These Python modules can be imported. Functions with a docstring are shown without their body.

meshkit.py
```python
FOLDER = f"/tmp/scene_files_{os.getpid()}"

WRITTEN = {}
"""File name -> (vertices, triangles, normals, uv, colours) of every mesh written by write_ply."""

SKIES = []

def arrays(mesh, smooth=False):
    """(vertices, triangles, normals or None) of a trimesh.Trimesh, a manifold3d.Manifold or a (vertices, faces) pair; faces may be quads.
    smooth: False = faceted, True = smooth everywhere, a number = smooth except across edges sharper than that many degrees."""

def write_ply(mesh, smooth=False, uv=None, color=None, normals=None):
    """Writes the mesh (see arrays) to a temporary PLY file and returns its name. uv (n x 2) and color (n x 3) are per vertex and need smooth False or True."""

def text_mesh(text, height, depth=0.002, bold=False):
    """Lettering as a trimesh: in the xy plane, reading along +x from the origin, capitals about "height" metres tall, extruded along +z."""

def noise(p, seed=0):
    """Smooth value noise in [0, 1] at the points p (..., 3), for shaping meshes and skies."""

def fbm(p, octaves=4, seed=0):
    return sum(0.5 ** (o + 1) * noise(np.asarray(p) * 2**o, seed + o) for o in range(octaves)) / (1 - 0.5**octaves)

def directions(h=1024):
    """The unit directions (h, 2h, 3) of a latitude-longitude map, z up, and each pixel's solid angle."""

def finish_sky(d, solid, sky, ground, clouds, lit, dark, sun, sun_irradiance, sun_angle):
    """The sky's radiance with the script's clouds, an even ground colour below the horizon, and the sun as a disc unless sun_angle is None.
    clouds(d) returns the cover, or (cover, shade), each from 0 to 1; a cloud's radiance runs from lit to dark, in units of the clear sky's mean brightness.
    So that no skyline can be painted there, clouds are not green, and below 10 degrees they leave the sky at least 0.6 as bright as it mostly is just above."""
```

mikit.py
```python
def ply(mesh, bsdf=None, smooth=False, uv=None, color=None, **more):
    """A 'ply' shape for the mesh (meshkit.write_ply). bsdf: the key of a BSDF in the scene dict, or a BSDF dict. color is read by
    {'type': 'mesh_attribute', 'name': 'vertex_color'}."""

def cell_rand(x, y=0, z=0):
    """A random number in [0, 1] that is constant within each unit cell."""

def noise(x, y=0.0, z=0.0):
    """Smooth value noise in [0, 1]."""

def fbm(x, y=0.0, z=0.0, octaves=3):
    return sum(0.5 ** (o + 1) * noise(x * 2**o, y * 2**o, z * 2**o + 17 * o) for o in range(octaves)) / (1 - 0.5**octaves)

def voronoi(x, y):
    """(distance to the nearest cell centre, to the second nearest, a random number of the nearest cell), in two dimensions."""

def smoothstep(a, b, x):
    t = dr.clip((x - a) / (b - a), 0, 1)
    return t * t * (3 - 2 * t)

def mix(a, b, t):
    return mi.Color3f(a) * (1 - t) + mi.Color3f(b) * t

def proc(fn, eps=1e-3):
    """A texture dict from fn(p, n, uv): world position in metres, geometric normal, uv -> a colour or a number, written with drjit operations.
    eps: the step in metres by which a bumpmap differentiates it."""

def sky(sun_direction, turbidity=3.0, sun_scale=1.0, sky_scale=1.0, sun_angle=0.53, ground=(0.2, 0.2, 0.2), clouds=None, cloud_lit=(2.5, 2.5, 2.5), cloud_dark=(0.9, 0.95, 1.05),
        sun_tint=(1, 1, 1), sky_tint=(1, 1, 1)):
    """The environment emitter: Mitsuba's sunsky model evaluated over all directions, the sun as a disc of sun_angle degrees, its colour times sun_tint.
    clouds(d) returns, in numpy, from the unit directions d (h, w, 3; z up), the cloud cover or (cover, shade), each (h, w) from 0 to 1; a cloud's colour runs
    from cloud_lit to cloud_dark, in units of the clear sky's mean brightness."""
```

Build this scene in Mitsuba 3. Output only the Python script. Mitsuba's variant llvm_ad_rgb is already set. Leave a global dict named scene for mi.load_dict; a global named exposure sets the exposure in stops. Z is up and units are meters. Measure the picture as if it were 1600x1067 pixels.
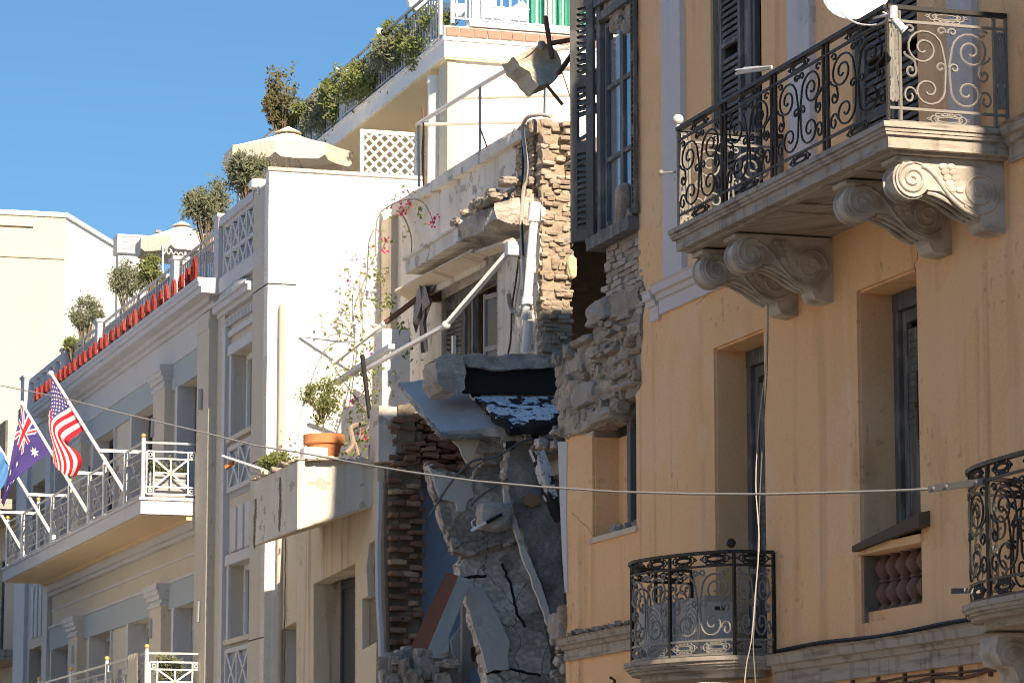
import math, random
import numpy as np, trimesh, shapely
from shapely.geometry import Polygon, box as sbox, Point
from shapely.ops import unary_union
import drjit as dr
import mitsuba as mi
import mikit, meshkit
from mikit import noise, fbm, voronoi, cell_rand, smoothstep, mix, proc

scene, labels = {}, {}
# ------------------------------------------------------------------ camera, sky, exposure
# X runs across the street (facades stand near X = 11.7), Y along it away from the camera, Z up.
FPX = 5200.0                       # focal length in pixels of a 1600 px wide picture
PITCH = math.atan(806.5 / FPX)
YAW = math.atan(1670 / FPX * math.cos(PITCH))
EYE = np.array([0, 0, 1.6])
FWD = np.array([math.sin(YAW) * math.cos(PITCH), math.cos(YAW) * math.cos(PITCH), math.sin(PITCH)])
RGT = np.array([math.cos(YAW), -math.sin(YAW), 0.0])
UPV = np.cross(RGT, FWD)
scene['camera'] = {'type': 'perspective', 'fov': 2 * math.degrees(math.atan(800 / FPX)), 'fov_axis': 'x', 'near_clip': 0.5, 'far_clip': 2000.0,
                   'to_world': mi.ScalarTransform4f().look_at(origin=EYE.tolist(), target=(EYE + FWD).tolist(), up=[0, 0, 1])}
SUN_EL, SUN_OFF = 30.0, 1.45
_e, _o = math.radians(SUN_EL), math.radians(SUN_OFF)
scene['sky'] = mikit.sky([math.sin(_o) * math.cos(_e), -math.cos(_o) * math.cos(_e), math.sin(_e)], turbidity=2.3, ground=(0.22, 0.2, 0.18), sky_scale=0.57, sky_tint=(0.60, 0.89, 1.12), sun_tint=(0.96, 1.0, 1.12))
exposure = 2.8

# ------------------------------------------------------------------ helpers
def at(x, y, X=None, Y=None, Z=None):
    """The point where the sight line of a photograph pixel meets the plane X, Y or Z = const: measures places off the photograph."""
    d = FWD * FPX + RGT * (x - 800) + UPV * (533.5 - y)
    t = (X - EYE[0]) / d[0] if X is not None else (Y - EYE[1]) / d[1] if Y is not None else (Z - EYE[2]) / d[2]
    return EYE + t * d
def yz(pts, X): return [tuple(at(x, y, X=X)[1:]) for x, y in pts]
def xz(pts, Y): return [tuple(at(x, y, Y=Y)[[0, 2]]) for x, y in pts]

def unique(key):
    if key not in used: used.add(key); return key
    n = 1
    while f'{key}_{n:03d}' in used: n += 1
    k = f'{key}_{n:03d}'; used.add(k); return k
used = set(); HO_KEY = 'cream_hotel'
def thing(name, label, cat, group=None, kind=None):
    k = unique(name); labels[k] = {'label': label, 'category': cat}
    if group: labels[k]['group'] = group
    if kind: labels[k]['kind'] = kind
    return k
def cat(meshes):
    vs, fs, n = [], [], 0
    for m in meshes:
        v, f = (m if isinstance(m, tuple) else (m.vertices, m.faces))
        vs.append(np.asarray(v, float)); fs.append(np.asarray(f, int) + n); n += len(v)
    return trimesh.Trimesh(np.vstack(vs), np.vstack(fs), process=False)
APART = {'reveal', 'jamb', 'pier', 'pier_joint', 'pilaster', 'moulding', 'inner_wall', 'door_reveal', 'bay_face', 'elbow', 'bracket', 'foot', 'brace', 'pergola_post', 'front_bar', 'bolt', 'groove', 'top_bar', 'lower_wall_core', 'brick_core', 'parapet', 'window', 'window_panel', 'render_flake', 'crack', 'hinge', 'arm', 'stay', 'tube_clip', 'rib', 'cross_bar', 'torn_membrane', 'plaster_layers'}
def put(parent, name, mesh, mat, smooth=False, label=None, kind=None, raw=False):
    if isinstance(mesh, list) and len(mesh) > 1 and name in APART and parent != 'none' and not (name == 'window' and parent == HO_KEY) and not (name == 'bracket' and parent in ('ochre_building',)):
        return [put(parent, name, m, mat, smooth, label, kind) for m in mesh][0]
    if isinstance(mesh, list): mesh = cat(mesh)
    elif isinstance(mesh, tuple): mesh = trimesh.Trimesh(*mesh, process=False)
    k = unique(parent + '__' + name) if parent and name else unique(parent or name)
    scene[k] = mikit.ply(mesh, mat, smooth=smooth)
    if label or kind: labels[k] = {a: b for a, b in (('label', label), ('kind', kind)) if b}
    return k
def solo(name, mesh, mat, label, category, group=None, kind=None, smooth=False, uv=None):
    k = thing(name, label, category, group, kind)
    if isinstance(mesh, list): mesh = cat(mesh)
    elif isinstance(mesh, tuple): mesh = trimesh.Trimesh(*mesh, process=False)
    scene[k] = mikit.ply(mesh, mat, smooth=smooth, uv=uv)
    return k

BF = np.array([[0,2,1],[0,3,2],[4,5,6],[4,6,7],[0,1,5],[0,5,4],[1,2,6],[1,6,5],[2,3,7],[2,7,6],[3,0,4],[3,4,7]])
def hexa(p): return (np.asarray(p, float), BF)
def bx(x0, x1, y0, y1, z0, z1):
    return hexa([[x0,y0,z0],[x1,y0,z0],[x1,y1,z0],[x0,y1,z0],[x0,y0,z1],[x1,y0,z1],[x1,y1,z1],[x0,y1,z1]])
def bevel(x0, x1, y0, y1, z0, z1, b=0.012):
    """A box whose edges are chamfered by b."""
    p = [[x, y, z] for x in (x0, x1) for y in (y0, y1) for z in (z0, z1)]
    q = []
    c = np.array([(x0+x1)/2, (y0+y1)/2, (z0+z1)/2])
    for v in p:
        for k in range(3):
            w = np.array(v, float)
            for j in range(3):
                if j != k: w[j] -= b * np.sign(w[j] - c[j])
            q.append(w)
    return trimesh.convex.convex_hull(np.array(q))
def frame(d, up=(0, 0, 1)):
    d = np.asarray(d, float); d = d / np.linalg.norm(d)
    s = np.cross(d, up)
    if np.linalg.norm(s) < 1e-4: s = np.cross(d, (1, 0, 0))
    s /= np.linalg.norm(s)
    return d, s, np.cross(s, d)
def bar(p, q, w, h, up=(0, 0, 1)):
    p, q = np.asarray(p, float), np.asarray(q, float)
    d, s, u = frame(q - p, up)
    a, b = s * w / 2, u * h / 2
    return hexa([p-a-b, p+a-b, q+a-b, q-a-b, p-a+b, p+a+b, q+a+b, q-a+b])
def tube(pts, r, n=6, cap=True):
    pts = np.asarray(pts, float); m = len(pts)
    r = np.broadcast_to(r, (m,))
    t = np.gradient(pts, axis=0); t /= np.linalg.norm(t, axis=1, keepdims=True) + 1e-12
    _, s, u = frame(t[0]); V = []
    for i in range(m):
        s = s - t[i] * (s @ t[i]); s /= np.linalg.norm(s) + 1e-12
        u = np.cross(t[i], s)
        a = np.arange(n) * 2 * math.pi / n
        V.append(pts[i] + r[i] * (np.cos(a)[:, None] * s + np.sin(a)[:, None] * u))
    V = np.vstack(V); F = []
    for i in range(m - 1):
        for k in range(n):
            a, b = i*n + k, i*n + (k+1) % n
            F += [[a, b, b+n], [a, b+n, a+n]]
    if cap:
        for k in range(1, n-1):
            F += [[0, k+1, k], [(m-1)*n, (m-1)*n+k, (m-1)*n+k+1]]
    return (V, np.array(F))
def prism(poly, axis, a, b):
    """A shapely polygon (or list of points) extruded: axis 'x': (y, z) from x = a to b; 'y': (x, z); 'z': (x, y)."""
    if isinstance(poly, list): poly = Polygon(poly)
    if not poly.is_valid: poly = poly.buffer(0)
    out = []
    for g in getattr(poly, 'geoms', [poly]):
        if g.area < 1e-7: continue
        m = trimesh.creation.extrude_polygon(g, abs(b - a), engine='earcut'); v, f = m.vertices, m.faces
        lo = min(a, b)
        if axis == 'x': v = np.c_[v[:, 2] + lo, v[:, 0], v[:, 1]]
        elif axis == 'y': v = np.c_[v[:, 0], v[:, 2] + lo, v[:, 1]]; f = f[:, ::-1]
        else: v = np.c_[v[:, 0], v[:, 1], v[:, 2] + lo]
        out.append((v, f))
    return cat(out)
def lathe(prof, c, n=14):
    """prof: (radius, z) from below to the top, about a vertical axis through c."""
    a = np.arange(n) * 2 * math.pi / n; V = []
    for r, z in prof: V.append(np.c_[c[0] + r*np.cos(a), c[1] + r*np.sin(a), np.full(n, c[2] + z)])
    F = []
    for i in range(len(prof) - 1):
        for k in range(n):
            p, q = i*n + k, i*n + (k+1) % n
            F += [[p, q, q+n], [p, q+n, p+n]]
    m = (len(prof)-1)*n
    for k in range(1, n-1): F += [[0, k+1, k], [m, m+k, m+k+1]]
    return (np.vstack(V), np.array(F))
def ball(c, r, n=1):
    m = trimesh.creation.icosphere(n, r); m.apply_translation(c); return m
def rough(m, amp, freq, seed=0, edge=None, oct=3):
    """Subdivides to max edge length and displaces by noise."""
    if isinstance(m, list): m = cat(m)
    if isinstance(m, tuple): m = trimesh.Trimesh(*m, process=False)
    m.merge_vertices()
    if edge:
        v, f = trimesh.remesh.subdivide_to_size(m.vertices, m.faces, edge, max_iter=12)
        m = trimesh.Trimesh(v, f); m.merge_vertices()
    p = np.asarray(m.vertices); n = m.vertex_normals
    d = (meshkit.fbm(p * freq, oct, seed) - 0.5) * 2 * amp
    w = np.stack([meshkit.noise(p * freq * 1.3, seed + 31 + k) - 0.5 for k in range(3)], -1) * amp
    return trimesh.Trimesh(p + n * d[:, None] + w, m.faces, process=False)
def rock(c, s, seed, box=0.5, sub=2, amp=0.13):
    """A weathered stone: a sphere pushed towards a box, with flats and dents; s = (sx, sy, sz) half sizes."""
    m = trimesh.creation.icosphere(sub); v = np.asarray(m.vertices)
    b = v / np.abs(v).max(1, keepdims=True)
    v = v * (1 - box) + b * box
    d = 1 + (meshkit.fbm(v * 1.7 + seed * 3.1, 3, seed) - 0.5) * 2 * amp
    return (v * d[:, None] * np.asarray(s) + np.asarray(c), m.faces)
def shard(c, s, seed, n=10):
    r = np.random.default_rng(seed)
    m = trimesh.convex.convex_hull(r.uniform(-1, 1, (n, 3)) * np.asarray(s) + np.asarray(c)); return m
def jag(pts, amp, step, seed, closed=False):
    """A polyline with its stretches broken up by noise."""
    r = np.random.default_rng(seed); out = []; n = len(pts)
    for i in range(n if closed else n - 1):
        p, q = np.array(pts[i], float), np.array(pts[(i+1) % n], float)
        k = max(1, int(np.linalg.norm(q - p) / step))
        for j in range(k):
            out.append(tuple(p + (q-p)*j/k + (r.uniform(-amp, amp, 2) if j or i else 0)))
    if not closed: out.append(tuple(pts[-1]))
    return out
def jbrick(c, s, r, j=0.006, tilt=0.04):
    """A brick (full sizes s about c) with jittered corners and a slight twist."""
    p = np.array([[-1,-1,-1],[1,-1,-1],[1,1,-1],[-1,1,-1],[-1,-1,1],[1,-1,1],[1,1,1],[-1,1,1]], float) * np.asarray(s) / 2
    p += r.uniform(-j, j, (8, 3))
    a, b, g = r.normal(0, tilt, 3)
    R = trimesh.transformations.euler_matrix(a, b, g)[:3, :3]
    return (p @ R.T + np.asarray(c), BF)
_ub = trimesh.creation.box((1, 1, 1)).subdivide()
def ebrick(c, s, r, wear=.07, tilt=.03):
    """An eroded brick: its corners chipped, its faces uneven."""
    v = np.array(_ub.vertices); k = (np.abs(v) > .49).sum(1)
    v *= 1 - np.where(k == 3, .10, np.where(k == 2, .03, 0))[:, None] * r.uniform(.3, 1.6, (len(v), 1))
    v = v * np.asarray(s) + r.normal(0, wear, (len(v), 3)) * min(s) * .5
    a, b, g = r.normal(0, tilt, 3)
    return (v @ trimesh.transformations.euler_matrix(a, b, g)[:3, :3].T + np.asarray(c), _ub.faces)
def onplane(pts, a, b, c):
    """Where the sight lines of the pixels meet the plane through a, b, c."""
    n = np.cross(b - a, c - a); out = []
    for x, y in pts:
        d = FWD * FPX + RGT * (x - 800) + UPV * (533.5 - y); out.append(EYE + d * ((a - EYE) @ n) / (d @ n))
    return out
def bez(p0, p1, p2, p3, n=10):
    t = np.linspace(0, 1, n)[:, None]
    p0, p1, p2, p3 = map(np.asarray, (p0, p1, p2, p3))
    return (1-t)**3*p0 + 3*(1-t)**2*t*p1 + 3*(1-t)*t*t*p2 + t**3*p3
def spiral(cx, cy, rx, ry, a0, a1, end=0.14, n=None):
    n = n or max(10, int(abs(a1 - a0) / 22)); t = np.linspace(0, 1, n)
    a = np.radians(a0 + (a1 - a0) * t); k = 1 - (1 - end) * t
    return np.c_[cx + rx*k*np.cos(a), cy + ry*k*np.sin(a)]
def spl(pts, n):
    from scipy.interpolate import PchipInterpolator
    pts = np.asarray(pts, float); t = np.r_[0, np.cumsum(np.linalg.norm(np.diff(pts, axis=0), axis=1))]
    return PchipInterpolator(t, pts, axis=0)(np.linspace(0, t[-1], n))
def sag(p, q, drop, n=24):
    t = np.linspace(0, 1, n)[:, None]; p, q = np.asarray(p), np.asarray(q)
    return p*(1-t) + q*t - np.array([0, 0, 1])*drop*4*t*(1-t)

# ------------------------------------------------------------------ materials
def flat(c, rough_=0.75, spec=0.3, metal=0.0, **k):
    return {'type': 'twosided', 'bsdf': {'type': 'principled', 'base_color': {'type': 'rgb', 'value': list(c)}, 'roughness': rough_, 'specular': spec, 'metallic': metal, **k}}
def matp(fn, rough_=0.8, spec=0.25, bump=None, eps=2e-3, metal=0.0):
    b = {'type': 'principled', 'base_color': proc(fn), 'roughness': rough_, 'specular': spec, 'metallic': metal}
    if bump: b = {'type': 'bumpmap', 'arbitrary': proc(bump, eps), 'scale': 1.0, 'bsdf': b}
    return {'type': 'twosided', 'bsdf': b}
C3 = mi.Color3f
def plaster(c, dark, streak=0.5, grain=0.06, pale=None):
    """Old painted render: cloudy patches, run-off streaks and specks of its own dirt."""
    def fn(p, n, uv):
        h = p.x + p.y
        a = fbm(h * 0.9, p.z * 0.8, 3.0, octaves=4)
        s = fbm(h * 7.0, p.z * 0.35, 9.0, octaves=3)
        g = noise(h * 70, p.z * 70, 1.0)
        t = smoothstep(0.5, 0.8, s) * smoothstep(0.35, 0.6, noise(h * 0.8, p.z * 0.5, 20.0)) * streak
        k = mix(c, dark, dr.clip(t + (a - 0.5) * 0.55, 0, 1))
        if pale is not None: k = mix(k, pale, smoothstep(0.56, 0.72, fbm(h * 1.6 + 40, p.z * 1.1, 5.0)) * 0.45)
        sp = smoothstep(0.86, 0.9, noise(h * 22, p.z * 14, 7.0)) * smoothstep(0.6, 0.75, noise(h * 1.3, p.z * 1.3, 8.0))
        return k * (1 - grain + 2 * grain * g) * (1 - 0.22 * sp)
    return fn
def stuccobump(p, n, uv):
    return fbm((p.x + p.y) * 40, p.z * 40, p.x * 20, octaves=2) * 0.004 + fbm((p.x + p.y) * 3, p.z * 3, 1.0, octaves=2) * 0.012
def M(name, b): scene[name] = b; return name
_och = plaster((0.82, 0.51, 0.27), (0.46, 0.275, 0.15), 0.5, 0.06, (0.83, 0.58, 0.38))
def ochre_(p, n, uv):
    # pale run-off streaks and darker streaks under the bracket feet and the window corners, as the photograph shows them, over patched old paint
    k = _och(p, n, uv)
    w = noise(p.y * 3.0, p.z * 1.1, 2.0) - 0.5
    for y0, z0, wd, c, a in ((27.02, 6.75, 0.07, (0.86, 0.64, 0.43), 0.55), (28.22, 6.75, 0.10, (0.34, 0.20, 0.11), 0.5), (27.62, 6.7, 0.16, (0.33, 0.20, 0.115), 0.6), (24.95, 6.7, 0.07, (0.86, 0.64, 0.43), 0.45), (25.15, 6.75, 0.20, (0.35, 0.21, 0.12), 0.45), (23.7, 6.7, 0.12, (0.40, 0.25, 0.14), 0.5), (30.6, 7.0, 0.09, (0.44, 0.28, 0.16), 0.4), (31.6, 6.9, 0.05, (0.85, 0.62, 0.40), 0.35), (29.4, 7.0, 0.2, (0.42, 0.26, 0.15), 0.35), (22.6, 6.9, 0.3, (0.40, 0.25, 0.14), 0.4)):
        m = smoothstep(wd * 1.2, wd * 0.2, dr.abs(p.y - y0 + w * 0.16)) * smoothstep(0.0, 0.05, z0 - p.z) * smoothstep(0.30, 0.5, fbm(p.y * 11, p.z * 0.55, y0, octaves=3) + 0.05) * smoothstep(0.25, 0.6, noise(p.y, p.z * 0.9, y0) + 0.2)
        k = mix(k, c, m * a * 0.42)
    b = smoothstep(0.60, 0.612, fbm(p.y * 0.8 + 3, p.z * 0.7, 31.0, octaves=4))
    return mix(k, (0.84, 0.585, 0.35), b * 0.45)
OCHRE = M('m_ochre', matp(ochre_, 0.85, 0.2, stuccobump, 4e-3))
LILAC = M('m_lilac', matp(plaster((0.60, 0.57, 0.58), (0.45, 0.42, 0.42), 0.4, 0.04), 0.85))
CREAM = M('m_cream', matp(plaster((0.53, 0.48, 0.405), (0.46, 0.41, 0.34), 0.18, 0.03), 0.85))
SOFFIT = M('m_soffit', flat((0.62, 0.48, 0.30), 0.9))
CREAMY = M('m_creamy', flat((0.74, 0.64, 0.44), 0.88))
TRIM = M('m_trim', matp(plaster((0.53, 0.53, 0.545), (0.46, 0.455, 0.455), 0.2, 0.03), 0.8))
BLUEBAND = M('m_blueband', flat((0.34, 0.39, 0.42), 0.85))
WHITEW = M('m_whitewall', matp(plaster((0.80, 0.785, 0.755), (0.74, 0.72, 0.68), 0.15, 0.02), 0.88, 0.2, stuccobump, 4e-3))
def oldwhite(p, n, uv):
    h = p.x + p.y
    b = mix((0.70, 0.66, 0.60), (0.55, 0.50, 0.43), dr.clip(fbm(h * 1.1, p.z * 0.9, 2.0, octaves=4) * 1.6 - 0.5, 0, 1))
    s = smoothstep(0.55, 0.75, fbm(h * 6, p.z * 0.4, 4.0)) * 0.35
    f = smoothstep(0.68, 0.71, fbm(h * 5 + 3, p.z * 6, 6.0, octaves=4))
    return mix(mix(b, (0.40, 0.36, 0.31), s), (0.36, 0.33, 0.29), f * 0.8) * (0.95 + 0.1 * noise(h * 60, p.z * 60))
OLDWHITE = M('m_oldwhite', matp(oldwhite, 0.88, 0.2, stuccobump, 4e-3))
OLDCREAM = M('m_oldcream', matp(plaster((0.62, 0.53, 0.40), (0.34, 0.27, 0.19), 0.6, 0.05, (0.60, 0.56, 0.50)), 0.85, 0.2, stuccobump, 4e-3))
def marble_(p, n, uv):
    h = p.x * 1.3 + p.y
    g = fbm(h * 2.5, p.z * 9, p.x * 4, octaves=4)
    d = smoothstep(0.45, 0.8, fbm(h * 3 + 9, p.z * 30, p.x * 2, octaves=4))
    v = smoothstep(0.55, 0.7, fbm(h * 14, p.z * 2.0, 3.0))
    return mix(mix((0.44, 0.39, 0.34), (0.33, 0.285, 0.24), g), (0.15, 0.125, 0.105), dr.clip(d * 0.75 + v * 0.35, 0, 0.9))
MARBLE = M('m_marble', matp(marble_, 0.7, 0.3))
def corbel_(a, b):
    def fn(p, n, uv):
        d = smoothstep(0.40, 0.66, fbm(p.x * 7 + 3, p.y * 7, p.z * 7, octaves=4))
        return mix(a, b, d)
    return fn
CORBEL = M('m_corbel', matp(corbel_((0.50, 0.46, 0.41), (0.34, 0.30, 0.26)), 0.75, 0.25))
IRON = M('m_iron', flat((0.02, 0.019, 0.018), 0.5, 0.35))
LITIRON = M('m_worniron', flat((0.20, 0.19, 0.175), 0.45, 0.5))  # paler copy of the iron, the sunlight on it put into the colour
RUST = M('m_rust', flat((0.13, 0.075, 0.05), 0.8))
PALEPIPE = M('m_palepipe', flat((0.46, 0.42, 0.37), 0.6))
def wood_(c, d):
    def fn(p, n, uv):
        h = p.x + p.y
        g = fbm(h * 60, p.z * 3.0, 2.0)
        w = smoothstep(0.58, 0.70, fbm(h * 14, p.z * 3.5, 7.0))
        return mix(mix(c, [v * 0.6 for v in c], g), d, w * 0.6)
    return fn
SHUTTER = M('m_shutter', matp(wood_((0.155, 0.155, 0.15), (0.25, 0.24, 0.23)), 0.7))
WORNWOOD = M('m_wornwood', matp(wood_((0.17, 0.17, 0.175), (0.28, 0.26, 0.245)), 0.7))
DARKWOOD = M('m_darkwood', flat((0.10, 0.075, 0.055), 0.8))
GREYSHUT = M('m_greyshutter', flat((0.36, 0.35, 0.35), 0.75))
GLASS = M('m_glass', {'type': 'thindielectric', 'int_ior': 1.5})
ROOM = M('m_roomwall', flat((0.42, 0.39, 0.35), 0.9, 0.1))
BLACKRUBBER = M('m_rubber', flat((0.04, 0.04, 0.04), 0.8))
DARK = ROOM
CURTAIN = M('m_curtain', flat((0.24, 0.25, 0.27), 0.9, 0.1))
DARKFRAME = M('m_darkframe', flat((0.06, 0.065, 0.075), 0.5))
WHITEPAINT = M('m_whitepaint', flat((0.78, 0.78, 0.77), 0.4, 0.4))
GREYPAINT = M('m_greypaint', flat((0.50, 0.51, 0.53), 0.45, 0.4))
SILVER_DIM = M('m_silver', flat((0.38, 0.38, 0.39), 0.45, 0.4))  # grey lowered, shade of the hotel balcony fronts put into the colour
GOLD = M('m_gold', flat((0.72, 0.48, 0.16), 0.35, 0.5, 0.4))
def concrete_(p, n, uv):
    a = fbm(p.x * 3 + p.y, p.y * 3, p.z * 3, octaves=4)
    b = smoothstep(0.5, 0.62, fbm(p.x * 1.7 + 5, p.y * 1.7, p.z * 1.7, octaves=4))
    s = noise(p.x * 55, p.y * 55, p.z * 55)
    w = smoothstep(0.62, 0.70, fbm(p.x * 6 + 9, p.y * 6, p.z * 6, octaves=3))
    k = mix((0.35, 0.31, 0.275), (0.53, 0.485, 0.435), smoothstep(.25, .75, a))
    return mix(mix(k, (0.17, 0.148, 0.13), b * 0.7), (0.56, 0.54, 0.52), w * 0.35) * (0.75 + 0.5 * s)
def concbump(p, n, uv):
    return fbm(p.x * 16, p.y * 16, p.z * 16, octaves=4) * 0.045
def panel_(p, n, uv):
    a = fbm(p.x * 2.5 + p.y, p.y * 2.5, p.z * 2.5, octaves=4)
    e = fbm(p.x * 3.3 + 7, p.y * 3.3, p.z * 2.6, octaves=5)
    s = noise(p.x * 60, p.y * 60, p.z * 60)
    k = mix((0.42, 0.37, 0.32), (0.58, 0.525, 0.465), smoothstep(0.3, 0.7, a))
    k = mix(k, (0.68, 0.65, 0.61), smoothstep(0.60, 0.615, e) * 0.8)
    k = mix(k, (0.24, 0.21, 0.185), smoothstep(0.395, 0.38, e) * 0.75)
    f, g, _ = voronoi(p.x * 2.1 + 0.8 * a, p.z * 1.7 + 0.8 * e)
    k = mix(k, (0.12, 0.105, 0.09), smoothstep(0.035, 0.012, g - f) * 0.8)
    g2 = noise(p.x * 24, p.y * 24, p.z * 24)
    return k * (0.75 + 0.3 * s) * (0.86 + 0.3 * smoothstep(0.3, 0.75, g2))
def panelbump(p, n, uv):
    return fbm(p.x * 45, p.y * 45, p.z * 45, octaves=3) * 0.014
PANEL = M('m_panel', matp(panel_, 0.92, 0.15, panelbump, 3e-3))
LUMP = M('m_lump', matp(lambda p, n, uv: mix((0.60, 0.54, 0.44), (0.42, 0.37, 0.30), fbm(p.x * 7, p.y * 7, p.z * 7, octaves=4)) * (.85 + .3 * noise(p.x * 50, p.y * 50, p.z * 50)), .92, .15, concbump, 4e-3))
CONCRETE = M('m_concrete', matp(concrete_, 0.9, 0.2, concbump, 4e-3))
def screed_(p, n, uv):
    a = fbm(p.x * 3, p.y * 3 + 4, p.z * 3, octaves=4)
    return mix((0.33, 0.34, 0.36), (0.47, 0.48, 0.50), a) * (0.9 + 0.2 * noise(p.x * 80, p.y * 80, p.z * 80))
SCREED = M('m_screed', matp(screed_, 0.85, 0.2, stuccobump, 4e-3))
BITUMEN = M('m_bitumen', flat((0.022, 0.022, 0.022), 0.85, 0.2))
def flaked_(p, n, uv):
    a = fbm(p.x * 9, p.y * 9, p.z * 9, octaves=5)
    b = fbm(p.x * 2.2 + 7, p.y * 2.2, p.z * 2.2, octaves=3)
    m = smoothstep(0.50, 0.545, a * 0.5 + b * 0.55)
    g = smoothstep(0.70, 0.76, noise(p.x * 45, p.y * 45, p.z * 45))
    return mix((0.66, 0.67, 0.70), (0.035, 0.035, 0.035), dr.clip(m + g * 0.8, 0, 1))
FLAKED = M('m_flaked', matp(flaked_, 0.85, 0.2))
def stone_(p, n, uv):
    a = fbm(p.x * 4, p.y * 4, p.z * 4, octaves=4)
    b = fbm(p.x * 1.2 + 3, p.y * 1.2, p.z * 1.2, octaves=2)
    k = mix(mix((0.42, 0.36, 0.30), (0.34, 0.25, 0.19), smoothstep(0.5, 0.65, b)), (0.24, 0.21, 0.185), smoothstep(0.4, 0.7, a))
    return k * (0.8 + 0.4 * noise(p.x * 50, p.y * 50, p.z * 50))
STONE = M('m_stone', matp(stone_, 0.9, 0.2, concbump, 4e-3))
STONE_B = M('m_stone_grey', flat((0.33, 0.30, 0.275), 0.9))
MORTAR = M('m_mortar', matp(lambda p, n, uv: mix((0.25, 0.215, 0.18), (0.38, 0.33, 0.28), fbm(p.x * 9, p.y * 9, p.z * 9, octaves=4)), 0.9, 0.2, concbump, 4e-3))
DARKMORTAR = M('m_earthmortar', matp(lambda p, n, uv: mix((0.17, 0.14, 0.115), (0.27, 0.225, 0.185), fbm(p.x * 9, p.y * 9, p.z * 9, octaves=4)), 0.95, 0.1, concbump, 4e-3))
TANB = [M(f'm_tanbrick{i}', flat(c, 0.9)) for i, c in enumerate([(0.36, 0.295, 0.23), (0.31, 0.25, 0.195), (0.42, 0.355, 0.285), (0.29, 0.225, 0.17)])]
REDB = [M(f'm_redbrick{i}', flat(c, 0.9)) for i, c in enumerate([(0.24, 0.14, 0.095), (0.19, 0.11, 0.078), (0.30, 0.19, 0.13), (0.40, 0.30, 0.20)])]
PINKB = [M(f'm_greybrick{i}', flat(c, 0.9)) for i, c in enumerate([(0.36, 0.30, 0.265), (0.42, 0.36, 0.315), (0.32, 0.255, 0.215)])]
BLUEWALL = M('m_bluewall', matp(lambda p, n, uv: mix((0.33, 0.50, 0.75), (0.42, 0.58, 0.80), fbm(p.x * 3, p.y * 2, p.z * 2, octaves=4)), 0.85))
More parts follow.
